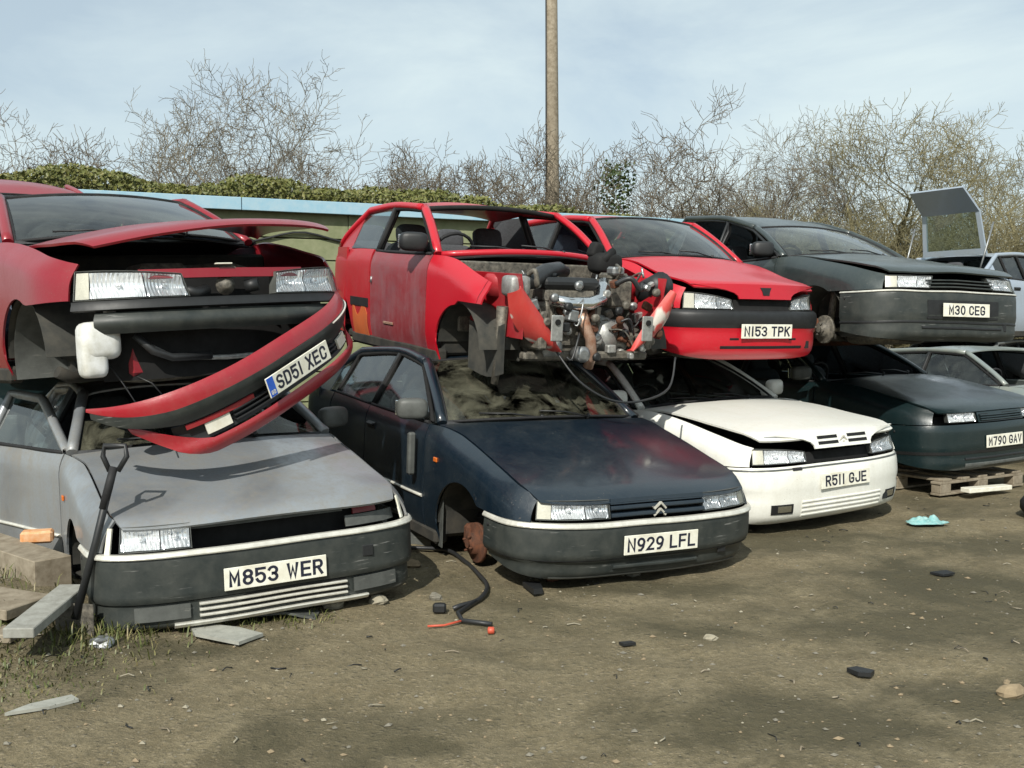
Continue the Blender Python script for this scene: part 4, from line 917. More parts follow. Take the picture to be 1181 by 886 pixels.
# engine
mb = MB().rbox((.52, .1, .5), (.38, .46, .34), .04).rbox((.5, .1, .7), (.3, .42, .12), .03)
for i in range(5): mb.rbox((.33, -.06 + i*.08, .52), (.03, .03, .2), .008)
mb.rbox((.5, .1, .34), (.3, .4, .12), .04); eng = c.bld(mb, 'engine_block', 'grime')
c.bld(MB().rbox((.46, .1, .785), (.26, .46, .08), .03).lathe([(.05, 0), (.055, .03), (.02, .035)], (.46, .22, .82), 'z', 14), 'rocker_cover', 'blackplastic', eng)
c.bld(MB().tube([(.28, .3, .68), (.26, .18, .655), (.26, .02, .655), (.3, -.1, .68), (.36, -.16, .76), (.42, -.2, .8)], [.045, .055, .058, .055, .05, .045], 12, flat=.8), 'exhaust_heat_shield', 'chromed' if 'chromed' in M else 'steel', eng)
c.bld(MB().tube([(.3, .06, .6), (.25, .05, .52), (.24, -.0, .42), (.26, -.03, .3), (.3, -.03, .22)], [.05, .042, .038, .036, .036], 12), 'exhaust_downpipe', 'pipe', eng)
for y in (.22, .12, .0, -.08): c.bld(MB().tube([(.36, y, .62), (.3, y*.8 + .02, .58), (.27, .05, .54)], .022, 8), 'manifold_runner', 'rust', eng)
mb = MB().lathe([(.1, 0), (.15, .02), (.15, .1), (.12, .16), (.11, .26), (.07, .28)], (.46, -.14, .42), 'y', 18, rot=Matrix.Rotation(pi, 3, 'Z'))
for k in range(6): mb.rbox((.46 + .12*cos(k), -.32, .42 + .12*sin(k)), (.02, .12, .02), .004)
c.bld(mb, 'gearbox', 'alu', eng)
c.bld(MB().lathe([(.05, 0), (.075, .01), (.075, .12), (.06, .14), (.02, .15)], (.3, .36, .36), 'y', 16, rot=Matrix.Rotation(pi, 3, 'Z')), 'alternator', 'alu', eng)
c.bld(MB().lathe([(.02, 0), (.05, .005), (.055, .1), (.03, .11)], (.26, .1, .32), 'x', 14, rot=Matrix.Rotation(pi, 3, 'Z')), 'oil_filter', 'steel', eng)
c.bld(MB().tube([(.3, .52, .78), (.34, .42, .8), (.44, .26, .86), (.6, .06, .88), (.7, -.05, .86)], [.05, .06, .055, .05, .045], 12), 'intake_trunking', 'hose', eng)
c.bld(MB().sbox((.32, .55, .76), (.16, .16, .14), .4), 'air_duct', 'alu', eng)
c.bld(MB().rbox((.5, -.34, .72), (.22, .2, .2), .02).rbox((.5, -.34, .84), (.16, .16, .05), .015).tube([(.42, -.3, .8), (.36, -.3, .9), (.5, -.36, .92)], .014, 6), 'carburettor', 'grime', eng)
c.bld(MB().rbox((.42, -.3, .88), (.1, .1, .06), .015), 'fuel_pump', 'steel', eng)
c.bld(MB().lathe([(.02, -.14), (.09, -.12), (.1, .08), (.07, .13), (.02, .14)], (.4, -.62, .76), 'x', 14, rot=Matrix.Rotation(.4, 3, 'Y')), 'charcoal_canister', 'blackplastic', eng)
c.bld(MB().sbox((.74, -.42, .93), (.2, .24, .16), .6).sbox((.78, -.36, 1.02), (.1, .1, .12), .5, Matrix.Rotation(.4, 3, 'X')).tube([(.7, -.4, .9), (.66, -.36, .96), (.7, -.46, 1.02)], .03, 8), 'heater_box', 'black', eng)
r2 = random.Random(5)
for k in range(26):
    a = V(r2.uniform(.15, .7), r2.uniform(-.62, .55), r2.uniform(.4, .86)); d = V(r2.uniform(-.12, .12), r2.uniform(-.22, .22), r2.uniform(-.22, .12))
    o = c.bld(MB().tube(spl([a, a + d*.4 + V(-.05, 0, .04), a + d*.8 + V(-.04, 0, -.04), a + d]), r2.choice((.006, .008, .012, .018)), 6), 'hose', r2.choice(('hose', 'hose', 'grime', 'steel')), eng)
for k in range(64):
    a = V(r2.uniform(.16, .5), r2.uniform(-.55, .5), r2.uniform(.28, .8))
    mb = MB()
    if k % 2: mb.rbox(a, (r2.uniform(.03, .08), r2.uniform(.03, .1), r2.uniform(.03, .08)), .008, Matrix.Rotation(r2.uniform(-.5, .5), 3, 'X'))
    else: mb.lathe([(.012, 0), (.03, .006), (.03, .03), (.015, .036)], a, 'x', 10, rot=Matrix.Rotation(pi, 3, 'Z'))
    c.bld(mb, 'engine_fitting', r2.choice(('grime', 'alu', 'alu', 'grime', 'rust', 'steel', 'blackplastic')), eng)
mb = MB(); patch(mb, lambda x, z: V(x, c.hw - .12 - .05*sin(x*4), z + .03*sin(x*9)), lin(.3, .74, 6), lin(.17, .5, 5), .006, (.5, 0, .3)); c.bld(mb, 'hanging_arch_liner', 'liner')
c.bld(MB().tube([(.4, .6, .62), (.42, .6, .3), (.44, .62, .1)], [.04, .03, .025], 8), 'suspension_strut', 'grime')
c.bld(MB().tube(spl([(.2, .3, .35), (.05, .2, .16), (-.02, 0, .04), (-.02, -.25, .02), (.0, -.5, .1), (.1, -.62, .3)]), .008, 6), 'hanging_cable', 'hose')

# red hatchback, complete
c = Car('red_hatchback', 'complete red hatchback on top with black bumper band and plate N153 TPK', 'car', (1.98, 8.19, 1.05, 29, -2.9, .28), M['red'], L=3.56, hw=.785, zf=.70, zb=.56, zc=.93, xc=.92, xcs=1.1, wb=.67, xt=1.62, zt=1.335, wt=.55, H=1.37, xr=2.8, xg=3.3, xf=.68, xw=3.0, ra=.31, xd0=1.14, xd1=2.2, xd2=2.22, a=.46, n=2.7, n0=.03, n1=.05,
        prof=[(.17, .1), (.2, .04), (.27, .01), (.41, .008), (.425, .0), (.46, -.012), (.52, -.012), (.55, .0), (.56, .02)])
c.xp = 2.85; c.hl_x = c.plan(.75)[0] + .01
c.shell(five=False, hoodkw=dict(open_=3.0, twist=.4), windscreen='screen', seat='seatblue', sideglass=None)
c.subframe(); c.bumper(c.p, z0=.17, z1=.42); c.bumper('blackplastic', z0=.422, z1=.56, name='bumper_band', rows=8)
for sg in (1, -1): c.headlight(.30, .74, .565, .69, sg, ind=.22, slant=.02, top_in=.05)
def hn106(u, z):
    p = c.nose(u*(.27 + .42*clamp((z - .59)/.12)**3), z, -.008); piv = V(c.xc + .05, 0, c.zc); return Matrix.Rotation(radians(3.0), 3, 'Y') @ (p - piv) + piv
mb = MB(); patch(mb, hn106, lin(-1, 1, 12), lin(.60, .715, 5), .012, (2, 0, .5)); hn = c.bld(mb, 'bonnet_nose', c.p)
mb = MB(); patch(mb, lambda u, t: hn106(u*.11, mix(.63, .69, t)) + V(-.005, 0, 0), lin(-1, 1, 2), lin(0, 1, 2), .004, (2, 0, .5)); c.bld(mb, 'bonnet_badge', 'blackplastic', hn)
c.nosepanel(-.29, .29, .56, .64, 'black', 'radiator_grille', .02)
plate(c, 'N153 TPK', -.014, .40, tw=.48)
c.strip('black', .27, .024, -.42, .42, .0, 'lower_slot'); c.strip('black', .335, .018, .26, .34, .0, 'lower_slot'); c.strip('black', .335, .018, -.34, -.26, .0, 'lower_slot')

# dark grey saloon
c = Car('dark_grey_saloon', 'dark grey saloon with buckled roof and plate M30 CEG, on top of the teal car', 'car', (3.78, 8.7, 1.2, 24, 1.4, 1.0), M['grey'], hw=.86, zf=.70, xt=1.98, rz=.24, dent=.005)
c.hl_x = c.plan(.78)[0] + .01
c.shell(hoodkw=dict(open_=2.6), trim=None, sideglass=None, frame='blackplastic')
c.bumper('plastic'); c.strip('strip', .573, .014, out=.006)
for sg in (1, -1): c.headlight(.36, .77, .598, .70, sg, ind=.25, slant=-.05)
c.grille(.36, .596, .68, 3, 'plastic', .05, 'grille', -.002, .012); c.strip('blackplastic', .315, .02, out=.003, name='bumper_groove'); c.grille(.45, .24, .3, 1, 'blackplastic', .01, 'lower_grille', -.006, .02)
mb = MB(); patch(mb, lambda q, z: c.nose(q, z, -.004), lin(-.4, .4, 10), lin(.345, .5, 3), .01, (2, 0, .4)); c.bld(mb, 'plate_recess', 'blackplastic')
plate(c, 'M30 CEG', -.02, .42, tw=.42); c.mirror(1)
c.subframe(); mb = MB().tube([(1.05, c.side(1.4, .95)*.9, .3), (1.3, c.hw, .32)], .03, 8); c.bld(mb, 'sill_bracket', 'lowplastic')
c.hub(c.xf, 1, 'grime')

# second row
c = Car('second_red_hatchback', 'red car behind the dark red saloon with only its roof showing', 'car', (-4.05, 9.75, 1.03, 39, -16, 0), M['darkred'], L=3.9, xr=2.9, xg=3.5, xw=3.2, xd2=2.9)
c.hl_x = c.plan(.8)[0] + .01; c.shell(); c.bumper('plastic')
c = Car('dark_hatchback', 'dark hatchback carrying the second red car behind the dark red saloon', 'car', (-3.95, 9.8, .1, 39, 0, 0), M['teal'], L=3.9, xr=2.9, xg=3.5, xw=3.2, xd2=2.9)
c.hl_x = c.plan(.8)[0] + .01; c.shell(); c.bumper('plastic')
c = Car('grey_hatchback', 'dull grey hatchback underneath the silver-blue one with raised tailgate', 'car', (8.8, 16.3, -.05, 122, 0, 0), M['midgrey'], L=3.9, xr=2.95, xg=3.5, xw=3.2, xd2=2.9, hw=.83)
c.hl_x = c.plan(.8)[0] + .01; c.shell(); c.bumper('plastic')
# silver-blue hatch with raised tailgate
c = Car('silver_blue_hatchback', 'pale silver-blue hatchback with its tailgate raised high', 'car', (8.75, 16.3, 1.15, 122, 0, 0), M['paleblue'], L=3.9, xr=2.95, xg=3.5, xw=3.2, xd2=2.9, hw=.83)
c.hl_x = c.plan(.8)[0] + .01
c.inner(); c.hood(); c.wings(); c.windscreen(); c.roof(); c.pillars(); c.bumper('plastic'); c.interior()
for sg in (1, -1): c.door(c.xd0, c.xd1, sg); c.door(c.xd1, c.xd2, sg); c.quarter(sg)
mb = MB(); patch(mb, lambda y, z: V(c.L - .8 + .8*max(0, 1 - min(1, abs(y)/c.hw)**2.6)**(1/2.6), y, z), [c.hw*k for k in (-1, -.97, -.9, -.75, -.5, 0, .5, .75, .9, .97, 1)], lin(.26, .62, 6), .015, (2, 0, .5)); c.bld(mb, 'rear_bumper', 'plastic')
hinge = V(c.xr + .04, 0, c.zt - .01); TG = Matrix.Rotation(radians(-130), 3, 'Y')
def tgf(u, v):
    p = V(mix(0, .62, v) if v < .6 else .372 + .05*(v - .6), u*mix(.5, .42, v), mix(0, -.45, v/.6) if v < .6 else -.45 - .45*(v - .6)/.4); return TG @ p + hinge
for nm, us, vs, mt in (('tailgate', lin(-1, 1, 8), lin(.6, 1, 4), c.p), ('tailgate', lin(-1, -.86, 2), lin(0, .6, 5), c.p), ('tailgate', lin(.86, 1, 2), lin(0, .6, 5), c.p), ('tailgate', lin(-.86, .86, 6), lin(0, .08, 2), c.p)):
    mb = MB(); patch(mb, tgf, us, vs, .03, (2.5, 0, 1.8)); c.bld(mb, 'tailgate_panel', mt)
mb = MB(); patch(mb, tgf, lin(-.86, .86, 8), lin(.08, .6, 5), 0); c.bld(mb, 'tailgate_glass', 'side')
for sg in (1, -1): c.bld(MB().tube([(c.xr + .35, sg*.6, c.zt - .3), TG @ V(.3, sg*.62, -.3) + hinge], .012, 6), 'gas_strut', 'steel')

# ------------------------------------------------------------------ shed behind the stacks
M['shedgreen'] = plain('flaking_green_boards', (.17, .19, .1), .85, 0, .4, 6, .35, .3, (.24, .25, .15))
M['fascia'] = plain('pale_blue_paint', (.25, .42, .52), .6, 0, .2, 9, .1, .4, (.33, .46, .53))
M['felt'] = plain('roofing_felt', (.06, .062, .055), .9, 0, .4, 8, .3, .2)
M['oldwood'] = plain('weathered_wood', (.28, .24, .18), .85, 0, .4, 14, .5, .3, (.16, .13, .09))
M['greywood'] = plain('grey_driftwood', (.3, .3, .27), .85, 0, .4, 18, .5, .3, (.2, .195, .17))
M['boardgrey'] = plain('grey_sheet', (.33, .33, .28), .8, 0, .3, 5, .2)
wa = radians(24.2); shed = empty('shed', (-1.5, 15.2, 0), (0, 0, wa)); tag(shed, 'low green timber shed with pale blue fascia behind the car stacks', 'shed')
x0, x1, top = -5.6, 4.6, 3.14
r3 = random.Random(3)
zc_ = 0.
hs = [.42, .42, .42, .42, .42, .3, .3, .4]
for h in hs:
    for a, b_ in ((x0, -.9), (-.9, x1)):
        MB().rbox(((a + b_)/2, r3.uniform(-.006, .006), zc_ + h/2), (b_ - a - .008, .04, h - .016), .006).build('wall_board', M['shedgreen'], shed)
    zc_ += h
MB().rbox(((x0+x1)/2, .06, 1.55), (x1 - x0 - .05, .05, 3.0), .01).build('wall_backing', M['black'], shed)
for a, b_ in ((x0 - .1, -2.4), (-2.4, 1.2), (1.2, x1 + .1)):
    MB().rbox(((a + b_)/2, -.15, top - .015), (b_ - a - .01, .03, .17), .006).build('fascia_board', M['fascia'], shed)
MB().rbox(((x0+x1)/2, 2.0, top + .03), (x1 - x0 + .3, 4.3, .06), .01).build('roof', M['felt'], shed)
for x in (x0, x1): MB().rbox((x, 2.0, 1.55), (.05, 3.9, 3.1), .01).build('side_wall', M['shedgreen'], shed)
MB().rbox((1.62, -.05, 1.5), (.16, .05, 2.9), .008).build('blue_post', M['fascia'], shed)
wf = MB().rbox((.25, -.05, 2.17), (1.1, .06, .1), .008).build('window_lintel', M['oldwood'], shed)
MB().rbox((.25, -.035, 1.72), (1.0, .03, .78), .006).build('boarded_window', M['boardgrey'], shed)
MB().tube([(x, -.045 - .01*sin(x*3), 2.62 - .012*sin(x*1.9) + (.16*math.exp(-((x + 1.6)/.5)**2) if x < 0 else 0)) for x in lin(x0, x1, 60)], .016, 6).build('wall_cable', M['hose'], shed)

# ------------------------------------------------------------------ telegraph pole, overhead wire
pole = empty('telegraph_pole', (.78, 20.4, 0)); tag(pole, 'tall weathered wooden pole rising behind the bare trees', 'pole')
MB().tube([(0, 0, 0), (.01, 0, 3), (-.01, 0, 6), (-.045, 0, 10.5)], [.15, .14, .125, .105], 14).build('shaft', M['oldwood'], pole)
MB().tube([(-.13, -.09, 0), (-.12, -.09, 5), (-.14, -.07, 10.3)], .014, 5).build('earth_cable', M['hose'], pole)
MB().rbox((-.04, 0, 10.0), (1.6, .1, .12), .01).build('crossarm', M['oldwood'], pole)
for x in (-.7, .62): MB().lathe([(.02, 0), (.04, .02), (.045, .06), (.03, .1)], (x, 0, 10.06), 'z', 10).build('insulator', M['boardgrey'], pole)
wire = MB(); a_, b_ = V(1.4, 20.4, 10.1), V(40, 34, 10.5)
wire.tube([a_.lerp(b_, t) - V(0, 0, 3.0*t*(1-t)) for t in lin(0, 1, 24)], .012, 5); tag(wire.build('overhead_wire', M['hose']), 'thin dark wire sagging across the sky from the pole', 'wire')

# ------------------------------------------------------------------ bare trees
def bark(name, a, b):
    return plain(name, a, .9, 0, .4, 3, .2, .2, b)
barks = [bark('bark_grey', (.135, .12, .088), (.21, .185, .135)), bark('bark_olive', (.17, .155, .085), (.25, .22, .125)), bark('bark_brown', (.11, .092, .068), (.18, .152, .11))]
def leafmat(name, a, b, c):
    m, t, p = newmat(name); L = t.links.new
    tc = t.nodes.new('ShaderNodeTexCoord'); n = nd(t, 'ShaderNodeTexNoise', Scale=2.2, Detail=5., Roughness=.7); L(tc.outputs['Object'], n.inputs['Vector'])
    n2 = nd(t, 'ShaderNodeTexNoise', Scale=17., Detail=2.); L(tc.outputs['Object'], n2.inputs['Vector'])
    col = mixc(t, ramp(t, n.outputs['Fac'], .35, .65).outputs['Color'], a, b); col = mixc(t, ramp(t, n2.outputs['Fac'], .5, .7).outputs['Color'], col, c)
    L(col, p.inputs['Base Color']); p.inputs['Roughness'].default_value = .5; p.inputs['Specular IOR Level'].default_value = .35
    return m
M['ivy'] = leafmat('ivy_leaves', (.075, .092, .022), (.13, .135, .035), (.2, .18, .065))
M['ivydark'] = leafmat('dark_ivy_leaves', (.025, .045, .012), (.045, .07, .02), (.09, .1, .03))
M['grass'] = leafmat('weed_blades', (.055, .07, .018), (.1, .11, .03), (.22, .18, .085))
def leaf(mb, p, sz, R):
    n = V(R.gauss(0, 1), R.gauss(0, 1) - .6, R.gauss(0, 1) + .7).normalized(); t = n.orthogonal().normalized(); t = Matrix.Rotation(R.uniform(0, 6.3), 3, n) @ t; b = n.cross(t)
    mb.add([p - t*sz*.5, p + b*sz*.32 - t*.1*sz + n*sz*.1, p + t*sz*.55, p - b*sz*.32 - t*.1*sz + n*sz*.1], [(0, 1, 2), (0, 2, 3)], False)
def make_tree(seed, h, spread, stems, dens=1., mi=0, tw=.0055):
    R = random.Random(seed); tr, cw = MB(), MB()
    def grow(p, d, l, r, lev, out):
        n = (6, 6, 5, 4, 3)[lev]; pts = [p]; rs = [r]; q = p.copy(); d = d.copy()
        for i in range(n):
            wob = (.15, .24, .26, .24, .22)[lev]
            d = (d + V(R.gauss(0, wob), R.gauss(0, wob), R.gauss(0, wob) + (.1, .1, .08, .1, .12)[lev])).normalized()
            q = q + d*l/n; pts.append(q.copy()); rs.append(max(tw*.7, r*(1 - .8*(i+1)/n)))
            if lev < 4 and (i > 0 or lev > 0):
                k = (1.35, 1.45, 1.4, 1.0)[lev]*dens; k = int(k) + (R.random() < k - int(k))
                for _ in range(k):
                    ax = d.orthogonal(); ax = Matrix.Rotation(R.uniform(0, 2*pi), 3, d) @ ax
                    cd = (d*R.uniform(.35, .9) + ax.normalized()*R.uniform(.6, 1.0)).normalized()
                    grow(q, cd, l*R.uniform(.45, .72)*(1 - .35*i/n), max(tw, rs[-1]*R.uniform(.5, .72)), lev + 1, cw)
        out.tube(pts, rs, (7, 5, 4, 3, 3)[lev], cap=False)
    for k in range(stems):
        a = 2*pi*k/stems + R.uniform(-.4, .4); d = V(cos(a)*spread*R.uniform(.3, 1), sin(a)*spread*R.uniform(.3, 1), 1).normalized()
        grow(V(cos(a)*.12, sin(a)*.12, 0), d, h*R.uniform(.62, .85), .115*R.uniform(.7, 1.1), 0, tr)
    return tr, cw, mi
def tree_thing(name, label, loc, rz, scale, meshes, mi, group=None, cat='tree'):
    t = empty(name, loc, (0, 0, rz)); t.scale = scale; tag(t, label, cat, group)
    for nm, me in zip(('trunk', 'crown'), meshes):
        o = bpy.data.objects.new(nm, me); COL.objects.link(o); o.parent = t
    return t
variants = []
for seed, h, sp, st, dn_, mi in ((11, 5.4, .7, 5, .88, 0), (23, 4.8, .95, 6, .9, 2), (37, 5.0, .75, 6, .92, 1), (41, 4.1, 1.0, 7, .92, 2)):
    tr, cw, _ = make_tree(seed, h, sp, st, dn_, mi)
    a, b_ = tr.build('trunk', barks[mi]), cw.build('crown', barks[mi]); variants.append((a.data, b_.data, mi)); bpy.data.objects.remove(a); bpy.data.objects.remove(b_)
def at(px, d): return ((px - 590.5)/1200*d, d, 0.)
TR = [  # bearing, distance, variant, turn, scale, name, label
 (-35, 19, 1, .4, (1.05, 1.05, 1.12), 'bare_tree', 'sparse bare tree standing behind the dark red saloon'),
 (250, 20, 0, 1.1, (.98, .98, .97), 'bare_tree', 'tallest bare tree, spiky crown rising above the ivy hedge'),
 (430, 19.5, 1, 2.2, (1, 1, .95), 'bare_tree', 'tangled bare hawthorn between the tallest tree and the wooden pole'),
 (340, 21.5, 1, 5.1, (1.1, 1.1, .88), 'bare_tree', 'broad bare hawthorn behind the ivy hedge, next to the tallest tree'),
 (500, 21.3, 3, 2.9, (1.2, 1.1, 1.12), 'bare_tree', 'wide tangled tree behind the roof of the stripped red hatchback'),
 (560, 20.6, 3, .3, (1.1, 1.1, 1.2), 'bare_tree', 'bare tree with drooping twigs standing hard against the wooden pole'),
 (705, 19.4, 1, 4.0, (1.0, 1.0, .98), 'bare_tree', 'ivy-clad bare tree just past the wooden pole'),
 (805, 21, 3, 1.9, (1.0, 1.0, 1.02), 'bare_tree', 'low spreading bare tree behind the buckled dark grey roof'),
 (930, 21, 0, 3.3, (.8, .8, .82), 'bare_tree', 'slim bare tree behind the dark grey saloon'),
 (1040, 20, 2, .9, (1.05, 1.05, .98), 'bare_tree', 'olive-tinted bushy tree above the dark grey saloon'),
 (1165, 21, 2, 3.9, (1.05, 1.05, .95), 'bare_tree', 'olive-tinted tree behind the raised tailgate')]
for px, d, v, rz, sc, nm, lb in TR:
    t = tree_thing(nm, lb, at(px, d), rz, sc, variants[v][:2], 0)
    if 'ivy-clad' in lb:
        R = random.Random(9); mb = MB()
        for k in range(2600):
            z = R.uniform(.6, 4.6); a = R.uniform(0, 2*pi); r = (.3 + .25*noise.noise(V(z*1.7, a, 0)))*R.random()**.5
            leaf(mb, V(r*cos(a)*1.2 - .25*z*.12, r*sin(a), z), R.uniform(.05, .1), R)
        o = mb.build('ivy', M['ivydark'], t); o['kind'] = 'stuff'
SH = [(60, 22), (150, 21), (330, 22), (490, 22.5), (630, 22), (760, 20), (870, 19.5), (985, 19), (1095, 19), (1230, 20)]
SL = ['shrub behind the dark red saloon roof', 'shrub at the left end of the ivy hedge', 'shrub between the tallest tree and the hawthorn', 'shrub behind the stripped red hatchback', 'shrub at the foot of the wooden pole', 'shrub behind the complete red hatchback', 'shrub behind the buckled dark grey roof', 'shrub behind the windscreen of the dark grey saloon', 'shrub behind the bonnet of the dark grey saloon', 'shrub behind the silver-blue hatchback']
r4 = random.Random(12)
for k, ((px, d), lb) in enumerate(zip(SH, SL)):
    s_ = r4.uniform(.62, .8)
    tree_thing('bare_shrub', 'low twiggy ' + lb.replace('left end', 'near end'), at(px, d), r4.uniform(0, 6), (s_*1.35, s_*1.2, s_), variants[3 if px < 850 else 2][:2], 0, cat='shrub')

# ivy hedge over the shed roof
R = random.Random(31); mb = MB(); ux = V(cos(wa), sin(wa), 0); uy = V(-sin(wa), cos(wa), 0)
for k in range(34000):
    u = R.uniform(-8.2, 4.8); prof = .62 + .28*noise.noise(V(u*.8, 3, 0)) + .14*noise.noise(V(u*3, 8, 0)); prof *= .88 if u < 1.0 else max(.3, .88 - (u - 1)*.15)
    w_ = R.random(); yy = R.uniform(.5, 2.4); zz = 3.1 + prof*(w_**.6)*(1 - .25*abs(yy - 1.6)) if u > -5.7 else R.uniform(1.5, 3.1 + prof)
    leaf(mb, V(-1.5, 15.2, 0) + ux*u + uy*yy + V(0, 0, zz), R.uniform(.04, .095), R)
o = mb.build('ivy_hedge', M['ivy']); tag(o, 'long mass of yellowish green ivy spreading over the shed roof', 'hedge', kind='stuff')
# distant hedgerow mass so that no bare horizon shows between the trunks
R = random.Random(32); mb = MB()
for k in range(5200):
    x = R.uniform(-32, 46); y = 30 + R.uniform(-2, 3); p = V(x, y, R.uniform(0, .6)); top_ = 2.2 + 1.0*noise.noise(V(x*.35, 0, 0)); d = V(R.gauss(0, .35), R.gauss(0, .3), 1).normalized()*R.uniform(.5, 1)*top_
    mb.tube([p, p + d*.5 + V(R.gauss(0, .1), 0, 0), p + d], [.03, .022, .012], 3, cap=False)
tag(mb.build('far_hedgerow', barks[0]), 'far leafless hedgerow behind the trees', 'hedge', kind='stuff')

# ------------------------------------------------------------------ things on the ground
def G_(x, y, dz=0.): return V(x, y, gz(x, y) + dz)
def lump(mb, c, r, R, sq=(1, 1, .7), seg=(6, 8)):
    ph = R.uniform(0, 50); a, b = seg; vs = []; c = Vector(c)
    for i in range(a + 1):
        th = pi*i/a
        for j in range(b):
            p = V(sin(th)*cos(2*pi*j/b), sin(th)*sin(2*pi*j/b), cos(th)); k = 1 + .45*noise.noise(p*1.5 + V(ph, 0, 0)); vs.append(c + V(p.x*sq[0], p.y*sq[1], p.z*sq[2])*r*k)
    mb.add(vs, [(i*b + j, i*b + (j+1) % b, (i+1)*b + (j+1) % b, (i+1)*b + j)[::-1] for i in range(a) for j in range(b)], False)
def one(name, mb, mat, label, cat, group=None): return tag(mb.build(name, mat), label, cat, group)
Rz = lambda a: Matrix.Rotation(a, 3, 'Z')
def beam(name, a, b, w, h, mat, label, cat='plank'):
    a, b = Vector(a), Vector(b); d = b - a; q = d.to_track_quat('X', 'Z').to_matrix(); mb = MB().rbox((0, 0, 0), (d.length, w, h), .004)
    R = random.Random(len(label)); mb.v = [tuple(q @ (Vector(v) + V(0, .006*noise.noise(Vector(v)*6), .004*noise.noise(Vector(v)*5))) + (a+b)/2) for v in mb.v]
    return one(name, mb, mat, label, cat)
beam('plank', (-2.13, 4.42, .17), (-2.17, 5.08, .2), .13, .045, M['greywood'], 'short grey plank with sunlit top jutting from the soil bank')
beam('plank', (-2.65, 4.98, .18), (-2.28, 4.86, .165), .3, .05, M['oldwood'], 'wide brown board lying flat on the soil bank beside the grey plank')
beam('timber_baulk', (-3.1, 6.0, .2), (-2.4, 5.38, .2), .2, .16, M['oldwood'], 'thick brown timber baulk below the open silver door', 'timber')
beam('plank', (-2.7, 4.7, .1), (-2.25, 4.68, .09), .16, .04, M['oldwood'], 'half-buried brown board at the edge of the soil bank')
mb = MB().rbox((0, 0, 0), (.17, .1, .07), .012, Rz(.3)); mb.v = [tuple(Vector(v) + V(-2.7, 5.86, .3)) for v in mb.v]; one('brick', mb, plain('orange_brick', (.55, .24, .09), .9, 0, .3, 20, .4, .2, (.62, .4, .24)), 'broken orange brick on the timber under the silver door', 'brick')
# spade
sp = empty('spade', (-2.07, 4.86, .06)); tag(sp, 'old spade with black handle standing against the silver front wing', 'spade')
T0, T1 = V(0, .0, .05), V(.16, .1, .76)
MB().tube([T0, T0.lerp(T1, .5) + V(.005, 0, 0), T1], [.02, .018, .019], 10).build('shaft', M['blackplastic'], sp)
MB().tube([T0.lerp(T1, .72), T0.lerp(T1, .86), T1], [.0205, .021, .02], 10).build('wooden_grip', M['rubber'], sp)
MB().tube([T1 + V(-.02, 0, -.02), T1 + V(-.055, .01, .05), T1 + V(-.05, .02, .1), T1 + V(.05, .02, .1), T1 + V(.06, .01, .05), T1 + V(.02, 0, -.02)], .013, 8).build('handle', M['blackplastic'], sp)
mb = MB(); patch(mb, lambda u, v: V(u*.09, .01 - .02*u*u, .12 - .28*v), lin(-1, 1, 6), lin(0, 1, 5), .005, (0, 1, 0)); mb.build('blade', M['grime'], sp)
def slab(name, pts, h, mat, label, cat, z=.006, group=None):
    mb = MB(); zz = max(gz(*p) for p in pts) + z; mb.prism(pts, h, Matrix.Translation((0, 0, zz))); return one(name, mb, mat, label, cat, group)
M['slate'] = plain('grey_slate', (.33, .33, .29), .8, 0, .3, 16, .4, .3)
slab('slate_shard', [(-1.58, 5.02), (-1.5, 5.06), (-1.33, 5.0), (-1.19, 4.9), (-1.27, 4.76), (-1.52, 4.9)], .016, M['slate'], 'long pale slate shard below the silver front bumper', 'slate')
slab('slate_shard', [(-1.93, 3.88), (-1.88, 3.98), (-1.76, 4.08), (-1.71, 4.03), (-1.79, 3.95)], .012, M['slate'], 'small pale slate shard among the weeds, well away from the cars', 'slate', .002)
lp = MB(); patch(lp, lambda x, y: V(x, y, gz(x, y) + .02 + .02*sin(x*9)), lin(-1.45, -1.0, 6), lin(5.22, 5.34, 3), .012, (0, 0, -9)); one('plastic_trim', lp, M['lowplastic'], 'grey plastic trim strip lying under the silver front bumper', 'trim')
cab = [G_(-1.0, 6.9, .02), G_(-.79, 6.84, .02), G_(-.45, 6.75, .03), G_(-.3, 6.45, .02), G_(-.2, 6.1, .02), G_(-.14, 5.8, .02), G_(-.18, 5.56, .02), G_(-.27, 5.42, .025), G_(-.31, 5.4, .02)]
loom = empty('wiring_loom', tuple(cab[4])); tag(loom, 'thick black wiring loom snaking over the dirt beside the navy hatchback', 'cable')
rel = lambda L: [p - cab[4] for p in L]
MB().tube(spl(rel(cab)), .013, 8).build('sheath', M['hose'], loom); MB().tube(rel([cab[-3], G_(-.28, 5.3, .02), G_(-.25, 5.17, .02), G_(-.16, 5.14, .02), G_(-.1, 5.12, .02)]), .012, 8).build('branch', M['hose'], loom)
MB().rbox(G_(-.38, 5.38, .03) - cab[4], (.07, .05, .05), .01).build('connector', M['blackplastic'], loom); MB().tube(rel([G_(-.25, 5.17, .02), G_(-.34, 5.12, .015), G_(-.42, 5.1, .015)]), .006, 6).build('red_wire', plain('red_wire', (.5, .08, .04), .5, 0, .2, 10, 0), loom)
MB().lathe([(.01, 0), (.018, .004), (.018, .03), (.01, .034)], G_(-.12, 5.04, .02) - cab[4], 'x', 10).build('red_plug', bpy.data.materials['red_wire'], loom)
lb_ = MB(); patch(lb_, lambda x, z: V(x, 6.95 + .1*sin(x*6), z), lin(-.95, -.55, 6), lin(.0, .2, 4), .01, (0, 9, 0)); one('fallen_arch_liner', lb_, M['lowplastic'], 'grey plastic arch liner fallen between the silver and navy cars', 'panel')
